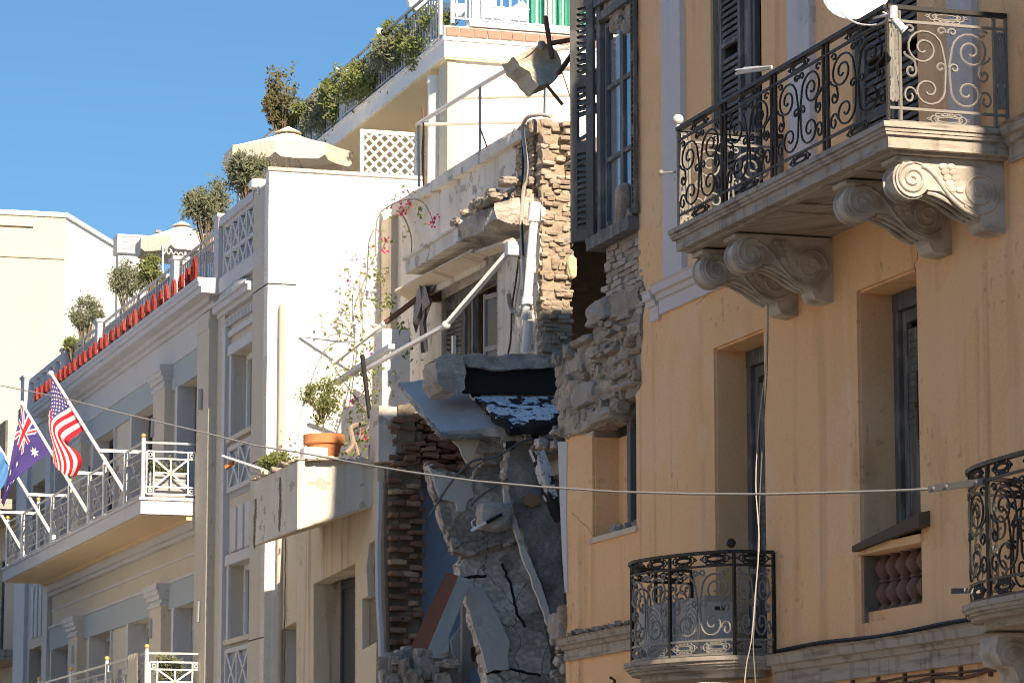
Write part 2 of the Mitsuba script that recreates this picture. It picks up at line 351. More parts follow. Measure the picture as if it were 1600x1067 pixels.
PALEBLUE = M('m_paleblue', flat((0.66, 0.70, 0.70), 0.8))
TERRA = M('m_terracotta', matp(lambda p, n, uv: mix((0.60, 0.25, 0.10), (0.46, 0.17, 0.07), fbm(p.x * 6, p.y * 6, p.z * 6, octaves=3)), 0.75))
REDTILE = [M(f'm_redtile{i}', flat(c, 0.75)) for i, c in enumerate([(0.22, 0.03, 0.024), (0.17, 0.027, 0.022), (0.26, 0.045, 0.032), (0.20, 0.024, 0.02)])]
DKTERRA = M('m_dkterracotta', flat((0.20, 0.115, 0.095), 0.75))
CANVAS = M('m_canvas', matp(lambda p, n, uv: mix((0.66, 0.605, 0.51), (0.58, 0.52, 0.42), fbm(p.x * 3, p.y * 3, p.z * 5, octaves=3)), 0.9))
GREENSHEET = M('m_greensheet', flat((0.08, 0.34, 0.25), 0.8))
YELLOWWALL = M('m_yellowwall', matp(plaster((0.55, 0.515, 0.405), (0.49, 0.45, 0.34), 0.3, 0.03), 0.88))
PLANTER = M('m_planter', flat((0.30, 0.30, 0.31), 0.7))
BARK = M('m_bark', flat((0.20, 0.155, 0.11), 0.9))
TWIG = M('m_twig', flat((0.28, 0.22, 0.17), 0.9))
def leafmat(a, b, t):
    f = proc(lambda p, n, uv: mix(a, b, cell_rand(p.x * 25, p.y * 25, p.z * 25)))
    return {'type': 'principledthin', 'base_color': f, 'roughness': 0.55, 'diff_trans': t, 'spec_trans': 0.0}
OLIVE = M('m_olive', leafmat((0.17, 0.19, 0.115), (0.30, 0.31, 0.21), 0.6))
GREEN = M('m_green', leafmat((0.15, 0.20, 0.07), (0.32, 0.33, 0.14), 0.8))
BROWNLEAF = M('m_brownleaf', leafmat((0.13, 0.15, 0.07), (0.27, 0.22, 0.12), 0.7))
MAGENTA = M('m_magenta', {'type': 'principledthin', 'base_color': {'type': 'rgb', 'value': [0.62, 0.03, 0.18]}, 'roughness': 0.7, 'diff_trans': 0.8, 'spec_trans': 0.0})

# ------------------------------------------------------------------ ground and street
k = unique('street'); scene[k] = mikit.ply(bx(-400, 400, -200, 900, -0.5, 0.0), M('m_asphalt', flat((0.06, 0.058, 0.055), 0.9))); labels[k] = {'label': 'asphalt street below the houses', 'category': 'street', 'kind': 'structure'}
k = unique('pavement'); scene[k] = mikit.ply(bx(9.6, 11.6, -60, 200, 0.0, 0.13), M('m_paving', flat((0.22, 0.21, 0.195), 0.9))); labels[k] = {'label': 'stone pavement along the facades', 'category': 'pavement', 'kind': 'structure'}

# ------------------------------------------------------------------ ochre building, right: its facade stands at XR
XR = 11.7
OB = thing('ochre_building', 'ochre plastered building with iron balconies, its left end torn open to bare masonry', 'building')
W1 = (32.50, 33.72, 8.25, 11.0)
def yr(y0, y1, z0, z1): return sbox(y0, z0, y1, z1)
w2 = yr(32.57, 33.99, 5.02, 6.38); w3 = yr(28.98, 30.30, 3.43, 6.56); w4 = yr(25.51, 26.78, 3.62, 6.56)
d1 = yr(28.95, 30.30, 7.4, 10.4); d2 = yr(25.40, 26.80, 7.4, 10.4)
low = [yr(28.2, 29.9, 0.2, 2.75), yr(24.6, 26.3, 0.2, 2.6), yr(31.9, 33.2, 0.2, 2.72)]
holes = unary_union([w2, w3, w4, d1, d2] + low)
left = jag(yz([(884, 1400), (881, 985), (884, 850), (886, 683), (874, 678), (871, 600), (869, 560), (884, 542), (926, 522), (928, 470), (946, 462), (943, 385)], XR), 0.03, 0.3, 1)
left += [(33.72, 8.25), (32.5, 8.25), (32.5, 10.98)] + jag(yz([(945, 12), (956, -20), (1010, -60)], XR), 0.05, 0.2, 2) + [(32.15, 14.0), (10, 14.0), (10, 0), (35.0, 0)]
core = Polygon(left).buffer(0).difference(holes)
put(OB, 'core_wall', prism(core, 'x', XR + 0.03, XR + 0.55), MORTAR)
# the painted render: a skin 3 cm thick with a broken left edge
edge = yz([(997, -60), (997, 200), (998, 425), (1006, 440), (1012, 458), (1004, 498), (1002, 560), (1003, 598), (995, 618), (985, 628), (962, 634)], XR)
edge2 = yz([(962, 634), (961, 660), (940, 668), (915, 684), (900, 676), (887, 677), (884, 684), (882, 850), (886, 940), (880, 965), (884, 1000), (883, 1400)], XR)
skin = Polygon([(10, 14.0), (32.15, 14.0)] + jag(edge, 0.018, 0.16, 4) + jag(edge2, 0.012, 0.2, 5) + [(35.0, 0), (10, 0)]).buffer(0).difference(holes)
put(OB, 'wall', prism(skin, 'x', XR, XR + 0.028), OCHRE)
rim = skin.buffer(0.035).difference(skin).intersection(core).intersection(sbox(32.2, 4.5, 35.2, 9))
for g in getattr(rim, 'geoms', [rim]):
    if g.area > 2e-4: put(OB, 'render_edge', prism(g, 'x', XR + 0.008, XR + 0.029), TRIM, label='pale broken edge of the render round the torn masonry')
strip = Polygon(yz([(887, 690), (873, 690), (876, 780), (880, 870), (884, 925), (888, 925), (886, 800)], XR))
put(OB, 'render_edge', prism(strip, 'x', XR - 0.012, XR + 0.05), TRIM, label='white rendered strip down the torn end')
# interior: floors, roof, back and party walls; the left bay is open to the sky
for z in (3.1, 7.1): put(OB, 'floor', bx(XR + 0.56, 19, 10, 33.4, z, z + 0.22), CONCRETE)
put(OB, 'roof', bx(XR + 0.04, 19, 10, 32.2, 14.0, 14.25), CONCRETE)
put(OB, 'back_wall', bx(19.0, 19.3, 10, 36.3, 0, 14.0), MORTAR)
put(OB, 'side_wall', bx(XR + 0.04, 19, 9.7, 10.0, 0, 14.0), OCHRE)
put(OB, 'inner_wall', [bx(XR + 0.56, 19, 32.0, 32.2, 11.0, 14.0), bx(XR + 0.56, 19, 27.2, 27.35, 3.3, 14.0), bx(XR + 0.56, 19, 31.0, 31.15, 0, 7.1)], MORTAR)
put(OB, 'party_wall', prism(jag([(12.35, 0.0), (12.35, 6.0), (12.45, 7.3), (13.15, 8.0), (13.25, 10.2), (13.4, 10.75), (14.0, 10.9), (19, 11.0), (19, 0)], 0.03, 0.3, 8, True), 'y', 35.9, 36.3), DARKMORTAR)
put(OB, 'ceiling', bx(XR + 0.56, 19, 32.2, 35.9, 10.4, 10.6), DARKWOOD)

# pilasters, string courses
for y0, y1 in ((31.02, 31.57), (27.64, 28.17), (24.21, 24.69), (20.2, 20.7)):
    put(OB, 'pilaster', bx(XR - 0.06, XR + 0.01, y0, y1, 7.42, 13.4), LILAC, label='pale lilac pilaster')
def course(y0, y1, zt, name, mat=TRIM, s=1.0):
    prof = [(XR + 0.01, zt - 0.30*s), (XR - 0.04, zt - 0.30*s), (XR - 0.04, zt - 0.16*s), (XR - 0.07, zt - 0.15*s), (XR - 0.08, zt - 0.10*s), (XR - 0.12, zt - 0.09*s), (XR - 0.13, zt - 0.02*s), (XR - 0.15, zt), (XR + 0.01, zt)]
    return put(OB, name, prism(prof, 'y', y0, y1), mat)
course(28.53, 31.75, 7.42, 'string_course', LILAC); course(31.78, 32.02, 7.38, 'string_course', LILAC)
course(12, 23.62, 7.38, 'string_course', MARBLE)
course(10, 28.70, 3.45, 'string_course', MARBLE); course(31.45, 34.85, 3.98, 'string_course', MARBLE, 0.8)
r = np.random.default_rng(3)
put(OB, 'debris', [shard((XR - 0.06 + r.uniform(-.07, .05), r.uniform(32.2, 34.8), 4.0 + r.uniform(0, .03)), (.04, .05, .03), i) for i in range(60)], MORTAR, kind='stuff', label='crumbs of mortar lying on the ledge')
# ---- exposed masonry of the torn end
r = np.random.default_rng(11)
zone = Polygon(yz([(944, 388), (996, 372), (998, 425), (1010, 458), (1003, 500), (955, 505), (944, 470)], XR))
z = 6.9
while z < 8.3:
    h = r.uniform(.062, .078); y = 32.0 + r.uniform(0, .15)
    while y < 33.8:
        w = r.uniform(.17, .25)
        if zone.contains(Point(y + w/2, z + h/2)):
            put(OB, 'brick', ebrick((XR + 0.07 + r.uniform(-.02, .02), y + w/2, z + h/2), (.14, w - .010, h - .010), r, .10), PINKB[r.integers(3)])
        y += w
    z += h
def pstone(x0, x1, y0, y1, seed, d=0.14, mat=None, bxn=0.62):
    p, q = at(x0, y1, X=XR), at(x1, y0, X=XR)
    c = ((p + q) / 2); c[0] = XR + 0.13
    m = trimesh.Trimesh(*rock(c, (d + .04, abs(p[1] - q[1]) / 2 * 1.06, abs(p[2] - q[2]) / 2 * 1.06), seed, .86, 3, .14), process=False)
    put(OB, 'stone', rough(m, .022, 9, seed), mat or STONE, smooth=25)
sheet = Polygon(yz([(940, 470), (1000, 440), (1004, 500), (1003, 600), (996, 616), (960, 634), (958, 660), (900, 676), (876, 682), (873, 600), (872, 560), (886, 542), (926, 524)], XR))
put(OB, 'mortar', rough(prism(sheet, 'x', XR - .005, XR + .2), .05, 5.5, 17, .06), MORTAR, smooth=25)
for i, q in enumerate([(868, 930, 538, 594), (874, 912, 590, 645), (903, 935, 592, 640), (932, 962, 560, 592), (960, 996, 566, 594), (925, 952, 466, 512), (955, 982, 514, 538), (985, 1004, 500, 530), (930, 968, 540, 562),
                       (968, 1001, 536, 566), (893, 930, 636, 682), (928, 963, 632, 666), (874, 894, 640, 684), (934, 962, 592, 632), (962, 1000, 592, 616), (928, 950, 512, 542), (950, 990, 484, 512), (900, 930, 522, 544), (886, 906, 676, 684), (876, 886, 945, 985), (868, 884, 955, 1000)]):
    pstone(*q, seed=40 + i, d=0.12 + 0.03 * (i % 3), mat=[STONE, STONE, STONE_B][i % 3])
for i in range(70):
    x, y = r.uniform(872, 1002), r.uniform(500, 684)
    if Polygon([(872, 560), (930, 515), (1002, 495), (1002, 600), (960, 655), (890, 684), (872, 680)]).contains(Point(x, y)):
        c = at(x, y, X=XR + r.uniform(-.03, .03)); put(OB, 'stone', rock(c, r.uniform(.035, .085, 3), 200 + i, .75, 2, .28), [STONE, MORTAR][i % 2])
for x, y, w in ((948, 508, .16), (960, 505, .2), (975, 512, .2), (962, 548, .26), (946, 556, .2), (985, 560, .2), (958, 521, .2)):
    c = at(x, y, X=XR - 0.02); put(OB, 'brick', jbrick(c, (.16, w, .055), r, .008, .12), TANB[3] if x < 955 else PINKB[2])
for i in range(26):
    c = at(r.uniform(944, 1000), r.uniform(-14, 44), X=XR + .1); put(OB, 'stone', rock(c, r.uniform(.06, .13, 3), 300 + i, .5, 2, .25), [MORTAR, STONE, STONE_B][i % 3])

# ---- windows and doors
def leaf(par, name, X, y0, y1, z0, z1, mat, t=0.045, slats=(), pane=None, sw=0.07):
    """A door or shutter leaf in the plane X = const: frame of stiles and rails, slat fields, glass."""
    zs = sorted({z0, z1} | {v for s in slats for v in s} | ({v for v in pane[0]} if pane else set()))
    k = put(par, name, [bx(X, X+t, y0, y0+sw, z0, z1), bx(X, X+t, y1-sw, y1, z0, z1), bx(X+.002, X+t-.002, y0+sw, y1-sw, z0, z0+sw*1.6), bx(X+.002, X+t-.002, y0+sw, y1-sw, z1-sw*1.2, z1)] +
            [bx(X+.002, X+t-.002, y0+sw, y1-sw, a-sw*.6, a) for a, b in slats if a > z0 + .2], mat)
    for a, b in slats:
        n = max(3, int((b - a) / .065))
        for i in range(n):
            zc = a + (i + .5) * (b - a) / n
            put(k, 'slat', bar((X + t/2, y0 + sw, zc), (X + t/2, y1 - sw, zc), .012, .06, (0.6, 0, 1)), mat)
    return k
# upper balcony doors
for n, (y0, y1) in enumerate(((28.95, 30.30), (25.40, 26.80))):
    f = put(OB, 'door_frame', [bx(XR + .12, XR + .2, y0, y0 + .09, 7.4, 10.4), bx(XR + .12, XR + .2, y1 - .09, y1, 7.4, 10.4)], WORNWOOD)
    pass
    ym = (y0 + y1) / 2
    leaf(OB, 'shutter', XR + .06, ym + .03, y1 - .06, 7.42, 10.38, WORNWOOD if n == 0 else SHUTTER, slats=((7.65, 8.5), (8.65, 9.45), (9.6, 10.25)))
    if n == 0: put(OB, 'shutter', [bx(XR + .10, XR + .15, ym - .26, ym + .02, 7.42, 10.38), bx(XR + .08, XR + .10, ym - .20, ym - .06, 7.6, 10.2)], WORNWOOD)
    else: leaf(OB, 'shutter', XR + .07, y0 + .06, ym + .02, 7.42, 10.38, SHUTTER, slats=((7.65, 8.5), (8.65, 9.45), (9.6, 10.25)))
# tall doors of the floor below, set deep in the wall
for n, (y0, y1, z0) in enumerate(((28.98, 30.30, 3.43), (25.51, 26.78, 4.30))):
    put(OB, 'reveal', [bx(XR + .029, XR + .54, y1 - .012, y1 + .004, z0, 6.55), bx(XR + .029, XR + .54, y0 - .004, y0 + .012, z0, 6.55), bx(XR + .029, XR + .54, y0 + .012, y1 - .012, 6.54, 6.56)], OCHRE)
    put(OB, 'door_frame', [bx(XR + .34, XR + .44, y1 - .12, y1 - .012, z0, 6.45), bx(XR + .34, XR + .44, y0 + .012, y0 + .1, z0, 6.45), bx(XR + .335, XR + .44, y0 + .012, y1 - .012, 6.38, 6.53)], SHUTTER)
    ym = (y0 + y1) / 2
    k = leaf(OB, 'door_leaf', XR + .38, ym + .1, y1 - .13, z0 + .03, 6.37, SHUTTER, sw=.09, slats=((z0 + 1.1, z0 + 1.9),))
    put(k, 'panel', bx(XR + .39, XR + .41, ym + .18, y1 - .2, z0 + .2, 6.2), SHUTTER)
    put(k, 'bolt', [tube([(XR + .37, ym + .2, z0 + .9), (XR + .37, ym + .2, z0 + 1.5)], .012, 5), ball((XR + .36, ym + .2, z0 + 1.2), .025)], RUST)
    k = put(OB, 'door_leaf', [bar((XR + .42, y0 + .1, zz), (XR + .62, ym + .1, zz), .04, .16) for zz in (z0 + .12, z0 + 1.2, 6.25)] + [bar((XR + .40, y0 + .12, z0), (XR + .40, y0 + .12, 6.37), .08, .05, (0, 1, 0)), bar((XR + .60, ym + .08, z0), (XR + .60, ym + .08, 6.37), .08, .05, (0, 1, 0))], DARKWOOD)
    put(k, 'pane', hexa([[XR+.43, y0+.12, z0+.2], [XR+.44, y0+.12, z0+.2], [XR+.62, ym+.06, z0+.2], [XR+.61, ym+.06, z0+.2], [XR+.43, y0+.12, 6.2], [XR+.44, y0+.12, 6.2], [XR+.62, ym+.06, 6.2], [XR+.61, ym+.06, 6.2]]), M('m_dirtyglass', flat((0.05, 0.055, 0.06), 0.15, 0.6)) if n == 0 else 'm_dirtyglass')
    pass
# balustrade under the right window
put(OB, 'window_sill', bx(XR - .03, XR + .34, 25.47, 26.83, 4.215, 4.285), OCHRE)
p = [at(1331, 853, X=XR - .10), at(1436, 806, X=XR - .10)]
put(OB, 'fallen_board', hexa([p[0] + (0, 0, -.05), p[0] + (.35, .03, -.03), p[1] + (.35, .0, -.06), p[1] + (0, 0, -.09), p[0] + (0, 0, .0), p[0] + (.35, .03, .06), p[1] + (.35, 0, .10), p[1] + (0, 0, .03)]), DARKWOOD, label='dark wooden board lying askew on the sill')
put(OB, 'balustrade_base', bx(XR + .06, XR + .34, 25.51, 26.78, 3.62, 3.72), OCHRE)
bprof = [(.075, 0), (.075, .04), (.055, .05), (.045, .09), (.085, .17), (.095, .24), (.07, .31), (.045, .36), (.06, .375), (.06, .395), (.045, .41), (.07, .46), (.095, .53), (.085, .6), (.045, .68), (.055, .72), (.075, .73), (.075, .77)]
for i in range(6):
    put(OB, 'baluster', cat([lathe([(a, b * .68) for a, b in bprof], (XR + .2, 25.62 + i * .215, 3.725), 14)]), DKTERRA, smooth=50)
put(OB, 'reveal', [bx(XR + .03, XR + .36, 26.77, 26.79, 3.62, 4.25), bx(XR + .36, XR + .38, 25.5, 26.8, 3.6, 4.3)], DARKMORTAR)
# small torn window
y0, y1 = 32.57, 33.99
put(OB, 'reveal', [bx(XR + .032, XR + .30, y1 - .02, y1 + .004, 5.02, 6.12), bx(XR + .032, XR + .5, y0 - .004, y0 + .01, 5.02, 6.38)], OCHRE)
put(OB, 'window_frame', [bx(XR + .16, XR + .26, y0 + .03, y0 + .12, 5.05, 6.3), bx(XR + .16, XR + .26, 33.2, 33.31, 5.05, 6.42), bx(XR + .14, XR + .3, y0 - .02, 33.36, 6.27, 6.40), bx(XR + .20, XR + .24, 32.85, 32.92, 5.05, 6.28)], WORNWOOD)
put(OB, 'window_panel', [bx(XR + .24, XR + .27, 32.92, 33.2, 5.05, 6.28)], SHUTTER)
put(OB, 'window_infill', bx(XR + .3, XR + .5, 33.3, 34.0, 5.02, 6.12), OCHRE)
put(OB, 'window_sill', bx(XR - .03, XR + .5, 32.53, 34.02, 4.96, 5.018), OLDCREAM)
for i in range(40): put(OB, 'rubble', shard((XR + r.uniform(.02, .28), r.uniform(32.62, 33.9), 5.03 + r.uniform(0, .07) * (1.3 - abs(i - 10) / 30)), r.uniform(.03, .075, 3), 500 + i), [MORTAR, STONE_B, CONCRETE][i % 3])
# ---- torn upper window with its shutter
fx = XR - .02
put(OB, 'window_frame', [bx(fx, fx + .16, W1[1] - .10, W1[1] + .02, 8.28, 10.95), bx(fx, fx + .16, W1[0], W1[0] + .10, 8.28, 10.92), bx(fx - .03, fx + .2, W1[0] - .04, W1[1] + .06, 10.85, 11.0), bx(fx - .03, fx + .2, W1[0] + .1, W1[1] - .1, 10.66, 10.75)], WORNWOOD, label='weathered grey frame of the torn upper window')
put(OB, 'window_sill', rough([bx(fx - .10, fx + .25, W1[0] - .06, W1[1] + .12, 8.14, 8.28)], .015, 6, 5, .12), WORNWOOD)
ys = [W1[0] + .12, 33.06, W1[1] - .12]
for a, b in zip(ys[:-1], ys[1:]):
    k = put(OB, 'window_sash', [bx(fx + .05, fx + .1, a, a + .05, 8.32, 10.64), bx(fx + .05, fx + .1, b - .05, b, 8.32, 10.64)] + [bx(fx + .052, fx + .098, a + .05, b - .05, zz - .02, zz + .025) for zz in (8.34, 9.1, 9.9, 10.6)], WORNWOOD)
    for z0, z1 in ((8.37, 9.08), (9.13, 9.88), (9.93, 10.58)): put(k, 'pane', ([[fx+.075, a+.05, z0], [fx+.075, b-.05, z0], [fx+.075, b-.05, z1], [fx+.075, a+.05, z1]], [[0, 1, 2], [0, 2, 3]]), GLASS)
put(OB, 'curtain', bx(fx + .105, fx + .112, W1[0] + .12, W1[1] - .12, 8.33, 10.45), M('m_bluecloth', flat((0.24, 0.28, 0.33), 0.9)), label='faded blue cloth behind the glass of the torn window')
put(OB, 'stone', rock(at(975, 322, X=fx - .03), (.09, .13, .24), 77, .5, 3, .15), STONE, smooth=50)
for i in range(14): put(OB, 'rubble', shard((fx + r.uniform(-.08, .1), r.uniform(32.5, 33.2), 8.3 + r.uniform(0, .03)), r.uniform(.03, .07, 3), 600 + i), MORTAR)
def open_shutter(hinge, tip, z0, z1, broken, name='shutter'):
    """A louvred leaf turned out on its hinge: hinge and tip are (x, y)."""
    h, t = np.array([*hinge, 0.]), np.array([*tip, 0.]); w = np.linalg.norm(t - h); u = (t - h) / w; nrm = np.cross(u, (0, 0, 1))
    def P(a, zz, d=0): return h + u*a + nrm*d + np.array([0, 0, zz])
    def B(a0, a1, za, zb, d0=-.022, d1=.022): return hexa([P(a0, za, d0), P(a1, za, d0), P(a1, za, d1), P(a0, za, d1), P(a0, zb, d0), P(a1, zb, d0), P(a1, zb, d1), P(a0, zb, d1)])
    sw = .1; rails = [z0 + .0, z0 + .98, z0 + 1.72, z1 - .13]
    k = put(OB, name, [B(0, sw, z0, z1), B(w - sw, w, z0, z1)] + [B(sw, w - sw, zz, zz + .13, -.02, .02) for zz in rails], SHUTTER, label='grey louvred shutter hanging open with broken slats')
    rr = np.random.default_rng(9)
    for za, zb in zip(rails[:-1], rails[1:]):
        n = int((zb - za - .13) / .062)
        for i in range(n):
            zc = za + .13 + (i + .5) * (zb - za - .13) / n
            if broken and abs(zc - (z0 + 1.28)) < .09: continue
            dz = rr.normal(0, .012) if broken else 0
            put(k, 'slat', bar(P(sw, zc + dz), P(w - sw, zc - dz * .5), .011, .088, nrm * .8 + np.array([0, 0, 1.])), SHUTTER)
    put(k, 'hinge', [tube([P(0, z0 + q, .03), P(.0, z0 + q + .12, .03)], .018, 6) for q in (.3, 1.4, 2.3)], RUST)
open_shutter((fx - .02, 33.76), at(893, 220, Y=34.05)[:2], 8.27, 11.02, True)
k = put(OB, 'shutter', [bx(fx - .05, fx - .01, 32.39, 32.41, 8.3, 10.9), bx(fx - .05, fx - .01, 32.475, 32.495, 8.3, 10.9)] + [bx(fx - .048, fx - .012, 32.41, 32.475, zz - .05, zz + .05) for zz in (8.36, 9.2, 10.0, 10.84)], SHUTTER, label='narrow strip of the second shutter folded at the jamb')
for i in range(36):
    zc = 8.42 + i * .066
    put(k, 'slat', bar((fx - .03, 32.41, zc), (fx - .03, 32.475, zc), .011, .055, (1, 0, .8)), SHUTTER)

for i, c in enumerate((((1105, 438), (1104, 455), (1098, 468), (1088, 476)), ((1432, 382), (1434, 400), (1428, 416), (1431, 424)), ((893, 800), (905, 812), (916, 822), (926, 836)))):
    put(OB, 'crack', tube([at(x, y, X=XR - .001) for x, y in jag(list(c), 1.0, 5, 60 + i)], .0035, 4), DARKMORTAR)

# ------------------------------------------------------------------ wrought iron
def bend(f, pl, closed=False):
    return np.array([f(u, h) for u, h in pl])
def scrolls(W, H, u0=0.0, h0=0.0):
    """The scrollwork of one panel as plane curves (u along the rail, h up)."""
    hw, out = W / 2, []
    for s in (-1, 1):
        def m(pl): return [(u0 + hw + s * x * hw, h0 + y * H) for x, y in pl]
        a = bez((.04, .50), (.05, .58), (.07, .62), (.10, .70), 6)
        out.append(m(np.vstack([a, spiral(.52, .71, .42, .235, 178, -490, .13)])))
        b = bez((.04, .48), (.05, .38), (.06, .30), (.07, .24), 6)
        out.append(m(np.vstack([b, spiral(.42, .22, .35, .19, 182, 690, .16)])))
        c = bez((.94, .66), (.94, .58), (.66, .60), (.70, .50), 7)
        out.append(m(np.vstack([c, spiral(.80, .44, .13, .085, 150, 560, .25)])))
        out.append(m(np.vstack([spiral(.83, .14, .15, .115, 170, -230, .3)])))
        out.append(m(spiral(.15, .50, .11, .06, 200, -190, .3)))
        out.append(m(spiral(.12, .93, .10, .05, 200, -190, .3)))
        out.append(m(spiral(.80, .93, .10, .05, 20, 330, .3)))
    return out
def cast(u, h, L, K):
    """A cast link ornament: a pierced oval with rings and points."""
    t = np.linspace(0, 2 * math.pi, 19)
    def ell(cx, cy, rx, ry): return [(cx + rx*math.cos(q), cy + ry*math.sin(q)) for q in t]
    out = [ell(u, h, L*.30, K*.20), ell(u, h, L*.36, K*.34)]
    for s in (-1, 1):
        out += [ell(u + s*L*.36, h, L*.10, K*.30)[::2], [(u + s*L*.44, h), (u + s*L*.5, h + K*.1), (u + s*L*.56, h), (u + s*L*.5, h - K*.1), (u + s*L*.44, h)]]
        for q in (-1, 1): out += [ell(u + s*L*.25, h + q*K*.36, L*.09, K*.12)[::2], ell(u + s*L*.06, h + q*K*.40, L*.10, K*.10)[::2]]
    return out
def turn(pls): return [[(h, u) for u, h in p] for p in pls]
def curves(par, name, f, pls, r, mat, n=5, label=None):
    return put(par, name, [tube(bend(f, p), r, n) for p in pls], mat, smooth=60, label=label)
def rail(par, f, W, h, w, t, mat, steps=1, name='rail'):
    us = np.linspace(0, W, steps + 1); ms = []
    for a, b in zip(us[:-1], us[1:]): ms.append(bar(f(a, h), f(b, h), w, t))
    return put(par, name, ms, mat)
def panel_run(par, f, W, H, cuts, mat, double=True, top=.13, bot=.13, r=.010, steps=1, gap=.09, ornaments=True, posts=True):
    rail(par, f, W, H - .02, .055, .035, IRON, steps, 'handrail')
    rail(par, f, W, H - top, .018, .022, mat, steps); rail(par, f, W, bot, .018, .022, mat, steps); rail(par, f, W, .02, .018, .022, mat, steps)
    for i, u in enumerate(cuts):
        for du in ((-gap/2, gap/2) if double and 0 < i < len(cuts) - 1 else (0,)):
            put(par, 'post', bar(f(u + du, .0), f(u + du, H - .03), .024, .024, (1, .3, 0)), mat)
        if double and 0 < i < len(cuts) - 1: curves(par, 'ornament', f, [[(u + (b - H*.5)*1.0, H*.5 + (a - u)) for a, b in p] for p in cast(u, H*.5, .32, gap*.9)], .006, mat)
    g = gap / 2 if double else 0
    for i, (a, b) in enumerate(zip(cuts[:-1], cuts[1:])):
        a += g if i else 0; b -= g if i < len(cuts) - 2 else 0
        curves(par, 'scroll_panel', f, scrolls(b - a - .03, H - top - bot - .02, a + .015, bot + .01), r, mat)
        if ornaments:
            L = min(.42, (b - a) * .6)
            for hh, KK in ((H - top/2 - .02, top - .03), (bot/2 + .01, bot - .03)): curves(par, 'ornament', f, cast((a+b)/2, hh, L, KK), .007, mat)

# ------------------------------------------------------------------ large balcony
BX, BY0, BY1, BZ = 10.6, 23.63, 28.5, 7.35
def moulded(x0, x1, y0, y1, z1, mat, par, name, h=.2, near=True, far=True):
    st = [(0, .045, 0.03), (.045, .075, 0.012), (.075, .10, .0), (.10, h, -.03)]
    return put(par, name, [bx(x0 - e, x1, y0 - (e if near else 0), y1 + (e if far else 0), z1 - b, z1 - a) for a, b, e in st], mat)
BAL = put(OB, 'balcony', [bx(BX - e, XR + .02, BY0 - e, BY1 + e, BZ - b, BZ - a) for a, b, e in [(0, .045, .03), (.045, .075, .012), (.075, .10, 0), (.10, .20, -.03)]], MARBLE, label='large upper balcony on four scrolled brackets')
put(BAL, 'soffit', [bx(BX + .10, XR, BY0 + .1, BY0 + .16, BZ - .225, BZ - .198), bx(BX + .10, XR, BY1 - .16, BY1 - .1, BZ - .225, BZ - .198), bx(BX + .10, BX + .16, BY0 + .16, BY1 - .16, BZ - .225, BZ - .198)] +
    [bx(BX + .22, XR - .1, a, a + .04, BZ - .223, BZ - .198) for a in (24.5, 25.9, 26.3, 27.6)] + [bx(BX + .16, XR, BY0 + .16, BY1 - .16, BZ - .208, BZ - .199)], MARBLE)
def bracket(y, mt, t=.26):
    """A scrolled corbel: large volute at the wall, small one at the tip, leaf between, foot below."""
    top = BZ - .225; W = XR
    def S(s, d): return (W - s, top - d)
    a = Point(S(.80, .185)).buffer(.145); b = Point(S(.215, .26)).buffer(.20)
    body = unary_union([a, b, Polygon([S(.86, .0), S(.0, .0), S(.0, .42), S(.2, .46), S(.42, .36), S(.56, .27), S(.66, .27), S(.80, .2), S(.9, .1)]), Polygon([S(0, .40), S(.20, .45), S(.205, .50), S(.17, .56), S(.10, .575), S(0, .58)]), Polygon([S(.92, 0), S(0, 0), S(0, .05), S(.92, .05)])]).buffer(.01).buffer(-.01)
    kk = put(OB, 'bracket', prism(body, 'y', y, y + t), mt)
    ms = []
    for yy, sg in ((y - .004, -1), (y + t + .004, 1)):
        def P(s, d): q = S(s, d); return (q[0], yy, q[1])
        for cs, cd, r0, a0, a1 in ((.80, .185, .13, 90, 830), (.215, .26, .185, -140, 650)):
            ms.append(tube([P(cs - u, cd - v) for u, v in spiral(0, 0, r0, r0, a0, a1, .1, 46)], .013, 6))
        ms.append(tube([P(s, d) for s, d in bez((.72, .08), (.55, .12), (.52, .40), (.24, .455), 14)], .016, 6))
        ms.append(tube([P(s, d) for s, d in bez((.80, .05), (.60, .05), (.50, .33), (.28, .39), 14)], .010, 6))
    put(kk, 'volute', ms, mt, smooth=60)
    lm = []
    for i in range(5):
        q = S(.50 - i * .018, .07 + i * .045)
        for sg in (-1, 1): lm.append(rock((q[0] + sg * .035, y - .006, q[1]), (.038, .016, .03), i, .2, 2, .1))
    put(kk, 'acanthus', lm, mt, smooth=50)
    put(kk, 'fillet', [tube([(S(s, d)[0], yy, S(s, d)[1]) for s, d in bez((.665, .285), (.55, .29), (.45, .37), (.25, .47), 10)], .017, 6) for yy in (y + .03, y + t/2, y + t - .03)] +
        [tube([(S(.80 + .148 * math.cos(q), .185 - .148 * math.sin(q))[0], yy, S(.8, .185 - .148 * math.sin(q))[1]) for q in np.linspace(-2.2, 1.4, 14)], .016, 6) for yy in (y + .035, y + t - .035)] +
        [bevel(XR - .95, XR - .80, y - .015, y + t + .015, top - .05, top - .002, .01)], mt, smooth=40)
for y in (23.80, 24.80, 27.30, 28.12): bracket(y, CORBEL)
f_front = lambda u, h: np.array([BX + .05, BY0 + .06 + u, BZ + h])
f_near = lambda u, h: np.array([BX + .05 + u, BY0 + .06, BZ + h])
f_far = lambda u, h: np.array([BX + .05 + u, BY1 - .06, BZ + h])
LF = BY1 - BY0 - .12; LE = XR - BX - .06
panel_run(BAL, f_front, LF, .97, [0, LF*.263, LF*.505, LF*.755, LF], IRON)
panel_run(BAL, f_near, LE, .97, [0, .105, LE - .105, LE], LITIRON, double=False, ornaments=False)  # sunlit end panels take the paler iron, light painted in
